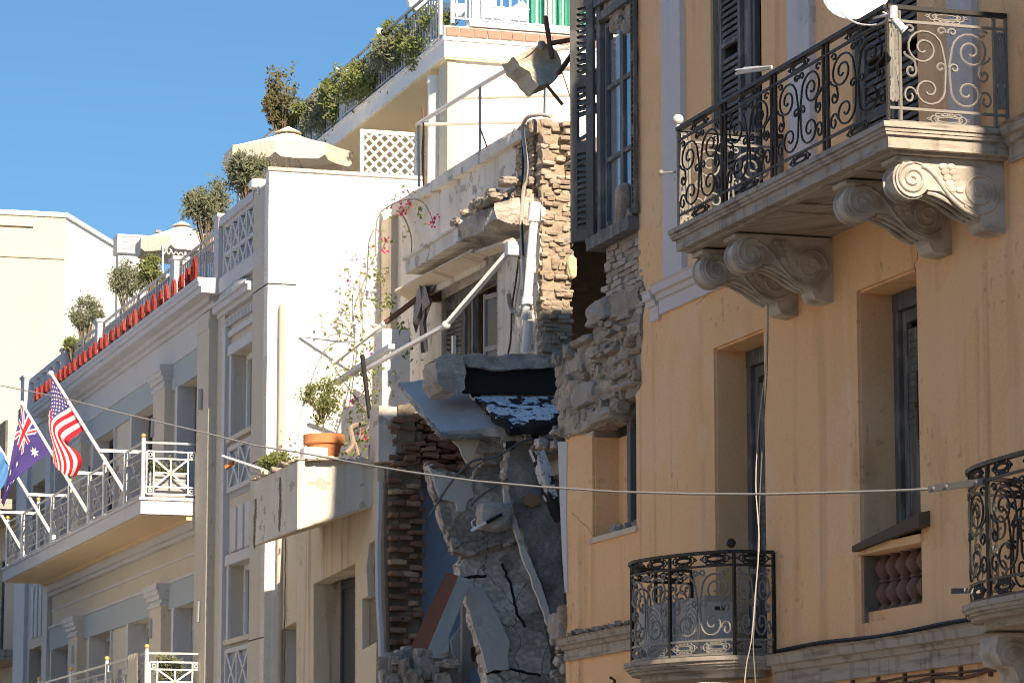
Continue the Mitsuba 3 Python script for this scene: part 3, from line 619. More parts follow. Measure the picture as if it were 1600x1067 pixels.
for u in (.0525, LE - .0525): curves(BAL, 'ornament', f_near, [[(u + b - .45, .45 + (a - u)) for a, b in p] for p in cast(u, .45, .30, .085)], .007, LITIRON)
for h in (.90, .06): curves(BAL, 'ornament', f_near, cast(LE/2, h, .34, .10), .007, LITIRON)
panel_run(BAL, f_far, LE, .97, [0, .105, LE - .105, LE], LITIRON, double=False)
put(BAL, 'finial', [ball((BX + .05, BY1 - .06, BZ + 1.045), .05, 2), lathe([(.02, 0), (.03, .01), (.015, .03), (.015, .05)], (BX + .05, BY1 - .06, BZ + .955), 8)], TRIM, smooth=True, label='pale ball finial on the far balcony corner')
put(BAL, 'hook', [tube([(BX + .03, BY1 - .04, BZ + .55), (BX - .08, BY1 + .02, BZ + .55)], .01, 5), ball((BX - .09, BY1 + .03, BZ + .55), .028)], LITIRON)
put(BAL, 'clasp', [tube([at(1150, 116, X=BX + .02), at(1165, 110, X=BX + .02), at(1185, 108, X=BX + .02), at(1206, 106, X=BX + .02)], [.012, .03, .028, .012], 6), tube([at(1150, 110, X=BX), at(1206, 104, X=BX)], .01, 5)], GREYPAINT, smooth=50, label='pale metal clasp on the handrail')
# dish, its arm and cable
q = at(1344, -12, X=BX + .28)
nrm = np.array([-.55, -.75, .36]); nrm /= np.linalg.norm(nrm)
_, s_, u_ = frame(nrm); V, F = [], []
for i in range(7):
    rr_ = .30 * i / 6
    for j in range(28): a_ = j * 2 * math.pi / 28; V.append(q + s_ * rr_ * math.cos(a_) + u_ * rr_ * math.sin(a_) * 1.08 + nrm * (rr_**2 * .9))
for i in range(6):
    for j in range(28): a_, b_ = i*28 + j, i*28 + (j+1) % 28; F += [[a_, b_, b_+28], [a_, b_+28, a_+28]]
V = np.array(V); F = np.array(F)
DI = thing('satellite_dish', 'white satellite dish clamped to the large balcony rail at the top edge', 'satellite dish')
put(DI, 'reflector', cat([(V, F), (V - nrm * .008, F[:, ::-1]), tube(V[-28:][list(range(28)) + [0]], .008, 5)]), WHITEPAINT, smooth=50)
lnb = at(1396, 30, X=BX - .02)
put(DI, 'feed_arm', tube([q - u_ * .28, q - u_ * .33 + nrm * .05, lnb + (0, .05, .05)], .012, 6), GREYPAINT)
put(DI, 'feed_horn', [tube([lnb + (0, .0, .10), lnb + (0, 0, .0)], .035, 10), tube([lnb + (.0, 0, 0), lnb + (.07, -.03, -.09)], [.03, .036], 10), tube([lnb + (.07, -.03, -.09), lnb + (.08, -.032, -.10)], [.042, .042], 10)], GREYPAINT, smooth=40)
put(DI, 'cable', tube(np.vstack([bez(at(1302, -5, X=BX - .03), at(1315, 25, X=BX - .03), at(1330, 40, X=BX - .03), at(1360, 40, X=BX - .03), 10), bez(at(1362, 40, X=BX - .03), at(1388, 40, X=BX - .03), at(1392, 22, X=BX - .03), at(1380, 20, X=BX - .03), 8)]), .009, 6), TRIM, smooth=60)

# ------------------------------------------------------------------ curved balconies of the floor below
def curved_balcony(name, pts, z, label, H=1.0, mats=(IRON, LITIRON), bulge=.0, brk=(), cuts=(.12, .37, .63, .88)):
    """pts: plan (x, y) from the near wall round to the far wall."""
    pts = np.array(pts); d = np.r_[0, np.cumsum(np.linalg.norm(np.diff(pts, axis=0), axis=1))]
    def plan(u): return np.array([np.interp(u, d, pts[:, 0]), np.interp(u, d, pts[:, 1])])
    c = np.array([XR, pts[:, 1].mean()])
    k = None; ms = []
    for a, b, e in ((0, .04, .07), (.04, .07, .05), (.07, .09, .03), (.09, .12, 0), (.12, .19, -.09)):
        q = Polygon(list(map(tuple, pts)) + [(XR + .02, pts[-1][1]), (XR + .02, pts[0][1])]).buffer(e, join_style=2).intersection(sbox(0, 0, XR + .015, 100))
        ms.append(prism(q, 'z', z - b, z - a))
    k = put(OB, 'balcony', ms, MARBLE, label=label)
    f = lambda u, h: np.array([*plan(u), z + h])
    L = d[-1]
    rail(k, f, L, H - .015, .05, .03, mats[0], 30, 'handrail')
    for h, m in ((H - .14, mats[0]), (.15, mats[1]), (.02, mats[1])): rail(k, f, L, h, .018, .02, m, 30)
    us = [0] + [L * c for c in cuts] + [L]
    for u in us: put(k, 'post', bar(f(u, 0), f(u, H - .02), .026, .026, (1, .3, 0)), mats[0])
    for a, b in zip(us[:-1], us[1:]):
        w = b - a
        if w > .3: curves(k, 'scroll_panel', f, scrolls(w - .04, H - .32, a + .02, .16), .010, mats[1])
        nn = 1 if w < .7 else 2
        for j in range(nn):
            uc = a + w * (j + .5) / nn
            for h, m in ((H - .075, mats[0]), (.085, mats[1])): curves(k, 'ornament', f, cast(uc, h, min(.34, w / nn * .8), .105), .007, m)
    return k, f, L
P0 = at(1140, 1030, X=11.25)
plan1 = [(XR - .02, 28.76), (11.28, 28.78)] + [tuple(q) for q in bez((11.28, 28.78), (11.02, 29.05), (10.85, 29.55), (10.80, 30.05), 9)[1:]] + [tuple(q) for q in bez((10.80, 30.05), (10.80, 30.4), (10.95, 30.75), (11.3, 30.9), 7)[1:]] + [(XR - .02, 30.92)]
k1, f1, L1 = curved_balcony('balcony', plan1, 3.45, 'small rounded iron balcony, lower left of the ochre facade', .98, (IRON, LITIRON))  # lower ironwork in the paler iron: sun below the shadow line painted in
put(k1, 'finial', ball((11.27, 28.78, 3.45 + 1.04), .045, 2), IRON, smooth=True)
plan2 = [(XR - .02, 20.2), (11.2, 20.2)] + [tuple(q) for q in bez((11.2, 20.2), (10.95, 20.25), (10.72, 20.6), (10.72, 21.3), 8)[1:]] + [tuple(q) for q in bez((10.72, 21.3), (10.72, 22.3), (10.76, 22.9), (11.1, 23.15), 8)[1:]] + [(XR - .02, 23.35)]
k2, f2, L2 = curved_balcony('balcony', plan2, 3.47, 'rounded iron balcony at the right edge of the picture', 1.03, (IRON, IRON))
for y in (22.55, 20.6):
    prof = [(XR + .01, 3.23), (10.95, 3.23), (10.93, 3.12), (10.98, 3.02), (11.08, 3.0), (11.12, 2.9), (11.14, 2.8), (11.24, 2.76), (11.3, 2.66), (11.36, 2.52), (11.5, 2.46), (XR + .01, 2.44)]
    kk = put(OB, 'bracket', prism(prof, 'y', y, y + .3), CORBEL)
    put(kk, 'volute', [tube([(11.07 + u, y - .004, 3.1 + v) for u, v in spiral(0, 0, .1, .1, 0, 640, .1)], .012, 5), tube([(11.36 + u, y - .004, 2.68 + v) for u, v in spiral(0, 0, .14, .14, 0, 640, .1)], .012, 5)], CORBEL, smooth=60)
for y in (28.86, 30.6):
    put(OB, 'bracket', [bevel(10.98, XR + .01, y, y + .26, 2.9, 3.205, .02), tube([(11.1 + u, y - .004, 3.06 + v) for u, v in spiral(0, 0, .1, .1, 0, 640, .1)], .012, 5)], TRIM)
put(OB, 'pipe_run', [tube([(XR - .02, y, 3.07 + .012 * math.sin(y * 5) - (.015 if int(y * 2) % 2 else 0)) for y in np.arange(14, 28.6, .25)], .016, 5), tube([(XR - .02, y, 3.10 + .01 * math.sin(y * 3)) for y in np.arange(14, 28.4, .3)], .011, 5)] + [bx(XR - .03, XR, y, y + .03, 3.03, 3.14) for y in np.arange(14.3, 28.4, .55)], RUST, label='cables clipped in a row under the ledge')
put(OB, 'cable', tube([(XR - .05, y, 3.49 + .012 * math.sin(y * 2.1)) for y in np.arange(14, 28.7, .2)], .02, 6), IRON, label='black cable lying on the ledge')
put(OB, 'hook', [tube([(XR - .03, 33.15, 2.3), (XR - .05, 33.15, 3.45), (XR - .10, 33.15, 3.48)], .016, 6), tube([(XR - .03, 33.2 + .14 * u, 2.9 + .16 * v) for u, v in spiral(0, 0, 1, 1, -90, 400, .1)], .010, 5)], IRON, label='scrolled iron lamp hook on the lower wall')
put(OB, 'fanlight', [bx(XR + .06, XR + .1, 31.9, 33.2, 2.64, 2.72)], DARKWOOD)

# air conditioners standing on the small balcony
def aircon(y0, x0, label):
    k = thing('air_conditioner', label, 'air conditioner', None); z0 = 3.46
    x1, y1, z1 = x0 + .30, y0 + .80, z0 + .58
    put(k, 'case', bevel(x0, x1, y0, y1, z0 + .03, z1, .015), M('m_acgrey', flat((0.36, 0.36, 0.36), .6)) if 'm_acgrey' not in scene else 'm_acgrey')
    put(k, 'foot', [bx(x0, x1, y0 + .1, y0 + .16, z0, z0 + .03), bx(x0, x1, y1 - .16, y1 - .1, z0, z0 + .03)], BLACKRUBBER)
    put(k, 'grille', [tube([(x0 - .012, (y0+.1+y1-.2)/2 + r_*math.cos(a), (z0+z1)/2 + r_*math.sin(a)) for a in np.linspace(0, 2*math.pi, 25)], .005, 4) for r_ in (.06, .11, .16, .21, .25)], WHITEPAINT)
    put(k, 'side_panel', bx(x0 + .02, x1 - .02, y0 - .004, y0 - .001, z0 + .08, z1 - .06), GREYPAINT)
    put(k, 'handle', bx(x0 + .1, x1 - .1, y0 - .008, y0 - .004, z1 - .14, z1 - .10), BLACKRUBBER)
    put(k, 'badge', bx(x0 + .16, x1 - .05, y0 - .007, y0 - .0045, z1 - .05 - .06, z1 - .075), SILVER_DIM)
aircon(29.25, 11.18, 'grey air conditioner standing at the near end of the small rounded balcony')
aircon(30.12, 11.12, 'grey air conditioner behind the other one, at the far end of the small rounded balcony')

# ------------------------------------------------------------------ cables across the picture
A = at(1452, 764, X=10.55); Bc = at(-40, 592, X=9.4)
pts = []
for x, y in ((-40, 592), (0, 602), (60, 614), (120, 627), (180, 643), (240, 657), (320, 676), (400, 696), (480, 709), (560, 724), (640, 737), (740, 751), (840, 760), (960, 768), (1080, 771.5), (1200, 772), (1320, 769), (1400, 766.5), (1452, 764)):
    t = (x + 40) / 1492.; dep = 1 / ((1 - t) / 62. + t / 25.2)     # a span from the far facade to the clamp
    d = FWD * FPX + RGT * (x - 800) + UPV * (533.5 - y); pts.append(EYE + d / FPX * dep)
WC = solo('overhead_cable', [tube(pts, .0115, 6)], M('m_cable', flat((0.24, 0.235, 0.225), 0.6)), 'grey overhead cable crossing the whole street front to a clamp at the right', 'cable', smooth=60)
M('m_steeldark', flat((0.13, 0.125, 0.12), .5, .5)); kc = thing('cable_clamp', 'steel clamp bar on the right edge balcony that holds the overhead cable', 'clamp')
e1 = pts[-1]; e2 = f2(L2 * .62, .88) ; put(kc, 'strap', [bar(e1, e1 + (e2 - e1) * .9, .02, .05), bar(e1 + (0, .0, .018), e1 + (e2 - e1) * .35 + (0, 0, .02), .014, .02)], 'm_steeldark')
put(kc, 'bolt', [ball(e1 + (e2 - e1) * q, .022) for q in (.08, .3, .8)], 'm_steeldark')
k = put(k2, 'brace', [bar(at(1486, 923, X=10.68), at(1530, 922, X=10.9), .015, .04)], 'm_steeldark', label='flat steel brace low on the right balcony')
for i, (xs, lab) in enumerate((([(1199, 478), (1197, 560), (1186, 660), (1181, 760), (1186, 840), (1180, 930), (1174, 1000), (1166, 1040), (1162, 1090), (1160, 1150)], 'white cable hanging down the door opening, the brighter of two'), ([(1200, 480), (1199, 570), (1192, 680), (1187, 780), (1184, 870), (1180, 950), (1177, 1010), (1180, 1060), (1184, 1150)], 'grey cable hanging beside the white one down the door opening'))):
    solo('hanging_cable', [tube(spl([at(x, y, X=10.75 + .03 * i) for x, y in xs], 40), .005, 6)], PALEPIPE if i == 0 else 'm_steeldark', lab, 'cable', smooth=60)

# ------------------------------------------------------------------ cream hotel, left
XH = 11.7
HO = thing('cream_hotel', 'cream and pale blue building with long white balconies and a tall white side wall', 'building')
ops_u = [(54.0, 55.85), (57.9, 59.9), (61.75, 63.75), (66.1, 68.0)]
ops_l = [(54.1, 55.9), (57.9, 59.9), (61.75, 63.75), (66.1, 68.0)]
wall = sbox(53.0, 0, 68.45, 10.75)
op = unary_union([yr(a, b, 7.49, 9.62) for a, b in ops_u] + [yr(a, b, 4.05, 5.82) for a, b in ops_l] + [yr(a, b, 0.2, 2.9) for a, b in ops_l])
put(HO, 'wall', prism(wall.difference(op), 'x', XH + .05, XH + .36), CREAM)
put(HO, 'inner_wall', [bx(XH + 3.6, XH + 3.7, 53.0, 68.45, 0, 10.7), bx(XH + .42, 18, 52.9, 53.0, 0, 10.7), bx(XH + .42, 18, 57.0, 57.1, 0, 10.7), bx(XH + .42, 18, 61.0, 61.1, 0, 10.7), bx(XH + .42, 18, 64.9, 65.0, 0, 10.7), bx(XH + .36, 18, 53.0, 68.4, 7.1, 7.3), bx(XH + .36, 18, 53, 68.4, 3.7, 3.9)], DARK)
put(HO, 'roof_slab', bx(XH, 19, 49.7, 72.9, 10.76, 10.99), TRIM)
put(HO, 'party_wall', [bx(XH + .0, 19, 49.3, 49.55, 0, 12.12)], WHITEW, label='tall white blank side wall in full sun')
put(HO, 'coping', [bx(XH - .03, 19, 49.26, 49.6, 12.12, 12.17)], OLDWHITE)
put(HO, 'downpipe', tube([(at(441, 500, Y=49.2)[0], 49.2, 10.0), (at(441, 600, Y=49.2)[0], 49.2, 4.0)], .055, 10), CREAM, smooth=60)
put(HO, 'groove', [bx(XH - .003, XH + .45, 49.292, 49.299, 10.33, 10.35), bx(XH - .003, XH + .2, 49.292, 49.299, 7.64, 7.66)], BLACKRUBBER)
# tower beside the white wall
tw = sbox(49.56, 0, 53.0, 10.74).difference(unary_union([yr(50.42, 52.0, a, b) for a, b in ((8.27, 9.62), (5.03, 6.22), (1.4, 3.2))]))
put(HO, 'tower_wall', prism(tw, 'x', XH + .10, XH + .42), CREAM)
put(HO, 'pier', [bx(XH, XH + .11, 49.3, 50.32, 0, 11.95)], CREAM)
put(HO, 'pier_joint', [bx(XH - .004, XH + .0, 49.3, 50.32, z, z + .02) for z in (10.33, 7.64, 4.9)], BLACKRUBBER)
put(HO, 'pilaster', [bx(XH - .0, XH + .1, 52.24, 52.46, 0, 10.1)], TRIM)
put(HO, 'pilaster', [bx(XH + .04, XH + .1, 52.46, 53.0, 0, 10.74)], CREAM)
put(HO, 'pilaster', [bx(XH - .10, XH + .06, 53.0, 53.9, 0, 10.5), bx(XH - .12, XH + .06, 52.98, 53.92, 10.2, 10.34), bx(XH - .05, XH + .06, 53.9, 54.0, 0, 10.1)], CREAM)
for z0, z1 in ((8.27, 9.62), (5.03, 6.22), (1.4, 3.2)):
    k = put(HO, 'window', [bx(XH + .3, XH + .36, 50.42, 50.5, z0, z1), bx(XH + .3, XH + .36, 51.92, 52.0, z0, z1), bx(XH + .3, XH + .36, 50.5, 51.92, z1 - .08, z1), bx(XH + .3, XH + .36, 50.5, 51.92, z0, z0 + .08), bx(XH + .3, XH + .36, 51.17, 51.25, z0, z1)], WHITEPAINT)
    put(k, 'pane', ([[XH+.33, 50.5, z0], [XH+.33, 51.92, z0], [XH+.33, 51.92, z1], [XH+.33, 50.5, z1]], [[0, 1, 2], [0, 2, 3]]), GLASS)
    put(k, 'curtain', [bx(XH + .50 + .03 * (j % 2), XH + .51 + .03 * (j % 2), 51.3 + j * .08, 51.38 + j * .08, z0 - .1, z1 + .1) for j in range(9)], CURTAIN)
    put(k, 'sill', bx(XH + .0, XH + .3, 50.34, 52.1, z0 - .08, z0 - .003), CREAM)
    put(HO, 'window_surround', [bx(XH + .05, XH + .098, 50.34, 50.42, z0, z1 + .18), bx(XH + .05, XH + .098, 52.0, 52.14, z0, z1 + .18), bx(XH + .03, XH + .098, 50.34, 52.2, z1 + .0, z1 + .16)], TRIM)
def lattice(par, X, y0, y1, z0, z1, nx, nz, mat, w=.07, t=.09, name='lattice'):
    ms = []
    dy, dz = (y1 - y0) / nx, (z1 - z0) / nz
    for i in range(nx + 1): ms.append(bx(X, X + t, y0 + i*dy - w/2, y0 + i*dy + w/2, z0, z1))
    for j in range(nz + 1): ms.append(bx(X + .003, X + t - .003, y0 - w/2 + .001, y1 + w/2 - .001, z0 + j*dz - w/2, z0 + j*dz + w/2))
    for i in range(nx):
        for j in range(nz):
            a, b, c, d = y0 + i*dy, y0 + (i+1)*dy, z0 + j*dz, z0 + (j+1)*dz
            ms += [bar((X + t/2, a, c), (X + t/2, b, d), .9*w, t*.8, (1, 0, 0)), bar((X + t/2 + .002, a, d), (X + t/2 + .002, b, c), .9*w, t*.75, (1, 0, 0))]
    return put(par, name, ms, mat)
lattice(HO, XH + .02, 50.45, 52.05, 7.42, 8.08, 2, 1, TRIM); put(HO, 'relief_panel', bx(XH + .085, XH + .099, 50.4, 52.1, 7.3, 8.15), BLUEBAND)
lattice(HO, XH + .02, 50.45, 52.05, 4.2, 4.85, 2, 1, TRIM); put(HO, 'relief_panel', bx(XH + .085, XH + .099, 50.4, 52.1, 4.1, 4.92), BLUEBAND)
for i in range(3): put(HO, 'relief_strip', bx(XH + .05, XH + .099, 50.55 + i*.5, 50.9 + i*.5, 6.42, 7.12), TRIM)
put(HO, 'cornice', [bx(XH + e, XH + .1, 50.33, 52.9, z, z + h) for z, h, e in ((9.93, .1, .04), (10.34, .07, .0), (10.41, .10, -.08), (10.51, .04, -.12))], TRIM)
rr = np.random.default_rng(4)
put(HO, 'frieze', [bx(XH + .04, XH + .1, 50.5 + i*.1, 50.56 + i*.1, 10.12, 10.27) for i in range(23)] + [rock((XH + .0, 50.7 + i*.11, 10.6 + .05 * math.sin(i * math.pi / 17)), (.05, .05, .06 + .05 * math.sin(i * math.pi / 17)), i, .2, 1, .25) for i in range(18)], TRIM, kind='stuff')
put(HO, 'parapet', [bx(XH + .0, XH + .22, 50.33, 52.75, 10.74, 10.82), bx(XH - .01, XH + .24, 50.33, 52.75, 11.86, 12.0)], TRIM)
lattice(HO, XH + .04, 50.45, 52.65, 10.86, 11.84, 4, 2, TRIM, .075, .11)
put(HO, 'parapet_post', [bx(XH - .02, XH + .30, 52.76, 53.1, 10.9, 12.02), bx(XH - .05, XH + .33, 52.73, 53.13, 12.02, 12.08)], TRIM)
for y in (56.4, 63.6, 67.4): put(HO, 'parapet_post', [bx(XH - .0, XH + .34, y, y + .34, 10.99, 11.94), bx(XH - .03, XH + .37, y - .03, y + .37, 11.94, 12.0)], TRIM)
put(HO, 'parapet_post', [bx(XH - .05, XH + .3, 72.0, 72.5, 8.8, 12.0), bx(XH - .08, XH + .33, 71.97, 72.53, 12.0, 12.06)], TRIM)
lattice(HO, XH + .04, 67.9, 71.9, 11.0, 11.9, 5, 1, TRIM, .08, .11)
# cornice, bands, pilasters of the main front
put(HO, 'cornice', [bx(XH - e, XH + .1, 52.76 if e > .2 else 53.0, 69.3, a, b) for a, b, e in ((10.93, 11.0, .36), (10.85, 10.93, .34), (10.75, 10.85, .30), (10.66, 10.75, .12), (10.58, 10.66, .03))], TRIM)
put(HO, 'band', [bx(XH + .02, XH + .05, 54.0, 68.4, 10.1, 10.58)], TRIM)
put(HO, 'blue_band', [bx(XH + .0, XH + .05, 54.0, 68.4, 9.62, 10.07)], BLUEBAND); put(HO, 'blue_band', [bx(XH + .0, XH + .05, 54.0, 68.4, 5.82, 6.27)], BLUEBAND)
put(HO, 'moulding', [bx(XH - .03, XH + .05, 54.0, 68.4, 10.07, 10.11), bx(XH - .04, XH + .05, 54.0, 68.4, 6.93, 7.0), bx(XH - .12, XH + .05, 54.0, 68.4, 7.0, 7.2), bx(XH + .03, XH + .05, 54, 68.4, 6.62, 6.66), bx(XH - .03, XH + .05, 54, 68.4, 6.27, 6.31)], TRIM)
for z0, z1 in ((7.49, 10.07), (4.05, 6.27)):
    for y in (56.45, 64.5):
        put(HO, 'pilaster', [bx(XH - .12, XH + .05, y, y + 1.0, z0, z1 - .38)], CREAM)
        put(HO, 'capital', [bx(XH - .12 - e, XH + .05, y - e, y + 1 + e, z1 - .38 + a, z1 - .38 + b) for a, b, e in ((0, .05, .03), (.05, .12, .0), (.12, .2, .05), (.2, .28, .09), (.28, .38, .12))], TRIM)
for ops, z0, z1 in ((ops_u, 7.49, 9.62), (ops_l, 4.05, 5.82), (ops_l, .2, 2.9)):
    for a, b in ops:
        k = put(HO, 'door', [bx(XH + .30, XH + .355, a + .02, a + .1, z0, z1), bx(XH + .30, XH + .355, b - .1, b - .02, z0, z1), bx(XH + .30, XH + .355, a + .1, b - .1, z1 - .1, z1), bx(XH + .30, XH + .355, (a+b)/2 - .05, (a+b)/2 + .05, z0, z1 - .1)], DARKFRAME if z0 > 5 else GREYPAINT)
        put(k, 'pane', ([[XH+.33, a+.1, z0], [XH+.33, b-.1, z0], [XH+.33, b-.1, z1-.1], [XH+.33, a+.1, z1-.1]], [[0, 1, 2], [0, 2, 3]]), GLASS)
        put(HO, 'jamb', [bx(XH - .02, XH + .06, b, b + .16, z0, z1), bx(XH + .0, XH + .05, a - .08, a, z0, z1), bx(XH + .06, XH + .29, b - .012, b + .0, z0, z1)], TRIM)
# far tower
ft = sbox(68.46, 0, 72.9, 10.74).difference(unary_union([yr(69.3, 71.0, a, b) for a, b in ((7.6, 9.5), (3.9, 6.0), (1, 3))]))
put(HO, 'tower_wall', prism(ft, 'x', XH + .02, XH + .4), CREAM)
put(HO, 'inner_wall', bx(XH + 3.6, XH + 3.65, 68.5, 72.9, 0, 10.7), ROOM); put(HO, 'inner_wall', bx(XH + 3.6, XH + 3.65, 49.6, 52.9, 0, 10.7), ROOM)
put(HO, 'end_wall', bx(XH + .4, 19, 72.6, 72.9, 0, 10.74), CREAM)
put(HO, 'pier', [bx(XH - .06, XH + .02, 71.3, 72.7, 0, 10.7), bx(XH - .04, XH + .02, 68.5, 69.1, 0, 10.7)], TRIM)
for i in range(3): put(HO, 'relief_strip', bx(XH - .02, XH + .02, 69.4 + i*.5, 69.7 + i*.5, 6.2, 7.3), TRIM)
# red antefix tiles along the cornice
y = 53.05; n = 0
while y < 69.2:
    big = (1.25 if n == 0 else 1.0) * rr.uniform(.93, 1.07); ty = rr.normal(0, .03)
    w, h = .25 * big, .30 * big
    o = [(y + w/2 + w/2 * a + ty * b, 11.0 + h * b) for a, b in ((-.75, 0), (-.9, .22), (-.95, .5), (-.7, .78), (0, 1.05), (.7, .78), (.95, .5), (.9, .22), (.75, 0))]
    k = put(HO, 'antefix', [prism(o, 'x', XH - .34, XH - .29), bx(XH - .345, XH - .1, y, y + w, 11.0, 11.05)] +
            [tube([(XH - .345, y + w/2, 11.03), (XH - .35, y + w/2 + w*.36*math.cos(a), 11.0 + h*.42 + h*.42*math.sin(a))], .011, 4) for a in (.1, .6, 1.1, 1.57, 2.04, 2.54, 3.04)], REDTILE[int(rr.integers(4))])
    y += .555 + rr.uniform(-.02, .02); n += 1
# roof railing behind the tiles
def simple_rail(par, P, Q, z0, H, nb, mat, r=.011, post=1.7, name='railing'):
    P, Q = np.array([*P, z0]), np.array([*Q, z0]); L = np.linalg.norm(Q - P); U = np.array([0, 0, 1.])
    np_ = max(1, round(L / post))
    k = put(par, name, [bar(P + U*H, Q + U*H, .045, .035), bar(P + U*.08, Q + U*.08, .03, .02), bar(P + U*(H - .12), Q + U*(H - .12), .03, .018)], mat)
    put(k, 'baluster_bars', [bar(P + (Q-P)*(i+.5)/nb + U*.08, P + (Q-P)*(i+.5)/nb + U*(H-.12), 2*r, 2*r, (1, .2, 0)) for i in range(nb)], mat, kind='stuff')
    for i in range(np_ + 1): put(k, 'post', bar(P + (Q-P)*i/np_, P + (Q-P)*i/np_ + U*(H + .0), .05, .05, (1, .2, 0)), mat)
    return k
for a, b in ((53.15, 56.38), (56.76, 63.58), (63.96, 67.38)): simple_rail(HO, (XH + .12, a), (XH + .12, b), 10.99, .93, int((b - a) * 6.5), SILVER_DIM)
# balconies
def hpanel(par, f, u0, u1, z0, z1, mat, gold=True):
    """Square-patterned railing panel: double frame, corner squares, diagonals and cross."""
    W, H, e = u1 - u0, z1 - z0, .12; ms = []
    def L(a, b, c, d, w=.022): ms.append(bar(f(u0 + a, z0 + b), f(u0 + c, z0 + d), w, w, (.31, .95, .2)))
    for q in (0, e, W - e, W): L(q, 0, q, H)
    for q in (0, e, H - e, H): L(0, q, W, q)
    for a in (.035, W - e + .035):
        for b in (.035, H - e + .035):
            L(a, b, a + .05, b, .012); L(a, b + .05, a + .05, b + .05, .012); L(a, b, a, b + .05, .012); L(a + .05, b, a + .05, b + .05, .012)
    L(e, e, W - e, H - e, .026); L(e, H - e, W - e, e, .026); L(W/2, e, W/2, H - e); L(e, H/2, W - e, H/2)
    k = put(par, 'railing_panel', ms, mat)
    if gold: put(k, 'rosette', [ball(f(u0 + W/2, z0 + H/2), .032), ball(f(u0 + e, z0 + e), .02), ball(f(u0 + W - e, z0 + H - e), .02)], GOLD)
XB = 10.74
for nm, y0, z, H in (('balcony', 53.97, 7.49, .93), ('balcony', 53.4, 4.05, .86)):
    B = put(HO, nm, [bx(XB - .04 - e, XH + .05, y0 - e, 68.4, z - b, z - a) for a, b, e in ((0, .05, .03), (.05, .28, 0))], TRIM)
    put(B, 'soffit', [bx(XB + .0, XH + .0, y0 + .04, 68.36, z - .3, z - .282), bx(XH - .22, XH + .0, y0 + .05, 68.3, z - .36, z - .302)], SOFFIT)
    fe = lambda u, h, y0=y0: np.array([XB + u, y0 + .05, h]); ff = lambda u, h, y0=y0: np.array([XB, y0 + .05 + u, h])
    put(B, 'top_bar', [bar(fe(0, z + H - .02), fe(.94, z + H - .02), .04, .035), bar(ff(0, z + H - .02), ff(14.2, z + H - .02), .035, .035)], SILVER_DIM)
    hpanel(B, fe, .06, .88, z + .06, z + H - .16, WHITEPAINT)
    ys = [0, 3.45, 6.9, 10.35, 14.1]
    for i, u in enumerate(ys):
        kp = put(B, 'post', [bar(ff(u, z), ff(u, z + H + .05), .05, .05, (1, .2, 0))], WHITEPAINT)
        put(kp, 'finial', ball(ff(u, z + H + .09), .042), GOLD)
    for a, b in zip(ys[:-1], ys[1:]):
        n = 3; w = (b - a - .1) / n
        for j in range(n): hpanel(B, ff, a + .06 + j*w, a + .02 + (j+1)*w, z + .06, z + H - .16, SILVER_DIM, j == 1)  # shaded front in the lowered grey, the sunlit end panel stays white
# wall lamps
for px_, py_, floor in ((314, 624, 'upper'), (240, 668, 'upper'), (137, 742, 'upper'), (310, 955, 'lower'), (237, 981, 'lower'), (115, 1022, 'lower')):
    c = at(px_, py_, X=XH - .12); wh = {314: 'nearest the tower', 240: 'second from the tower', 137: 'third from the tower', 310: 'nearest the tower', 237: 'second from the tower', 115: 'third from the tower'}[px_]
    k = thing('wall_lamp', f'steel tube wall lamp on the {floor} cream front, {wh}', 'wall lamp', 'steel wall lamps between the doors')
    put(k, 'tube', tube([c + (0, 0, -.17), c + (0, 0, .17)], .05, 10), M('m_steel', flat((0.30, 0.30, 0.31), .35, .5, .7)) if 'm_steel' not in scene else 'm_steel', smooth=50)
    put(k, 'bracket', bar(c, (XH + .05, c[1], c[2]), .05, .05), 'm_steel')
# flags
PD = at(79.6, 582.5, X=0 + 9.5)
def pole(tip, base, label, ext=0.0):
    b = at(*base, X=XB + .02); t = at(*tip, Y=b[1]); k = thing('flagpole', label, 'flagpole', None)
    put(k, 'shaft', tube([b, t + (t - b) * ext], [.034, .028], 8), WHITEPAINT, smooth=60); put(k, 'cap', ball(t, .045), WHITEPAINT)
    m = b + (t - b) * .40; zr = 7.49 + .93
    q = b + (t - b) * ((zr - b[2]) / (t[2] - b[2]))
    put(k, 'bracket', [bar((XB, b[1] - .02, 7.49), (XB, b[1] - .02, zr + .02), .06, .06, (1, 0, 0)), bar(q + (0, -.05, 0), (XB + .30, b[1] - .05, zr + .0), .05, .05), bar(b + (0, 0, -.01), b + (.06, 0, -.06), .09, .09)], WHITEPAINT)
    return b, t
p1 = pole((79.6, 583), (197, 772), 'white flagpole that carries the striped red and white flag, nearest the planter')
p2 = pole((34, 630), (140, 806), 'white flagpole that carries the dark blue flag with white stars')
p3 = pole((-5, 692), (82, 837), 'white flagpole whose tip leaves the picture at the left edge', .15)
p4 = pole((-26, 756), (36, 862), 'short stretch of white flagpole in the lower left corner of the long balcony', .3)
from scipy.interpolate import RectBivariateSpline
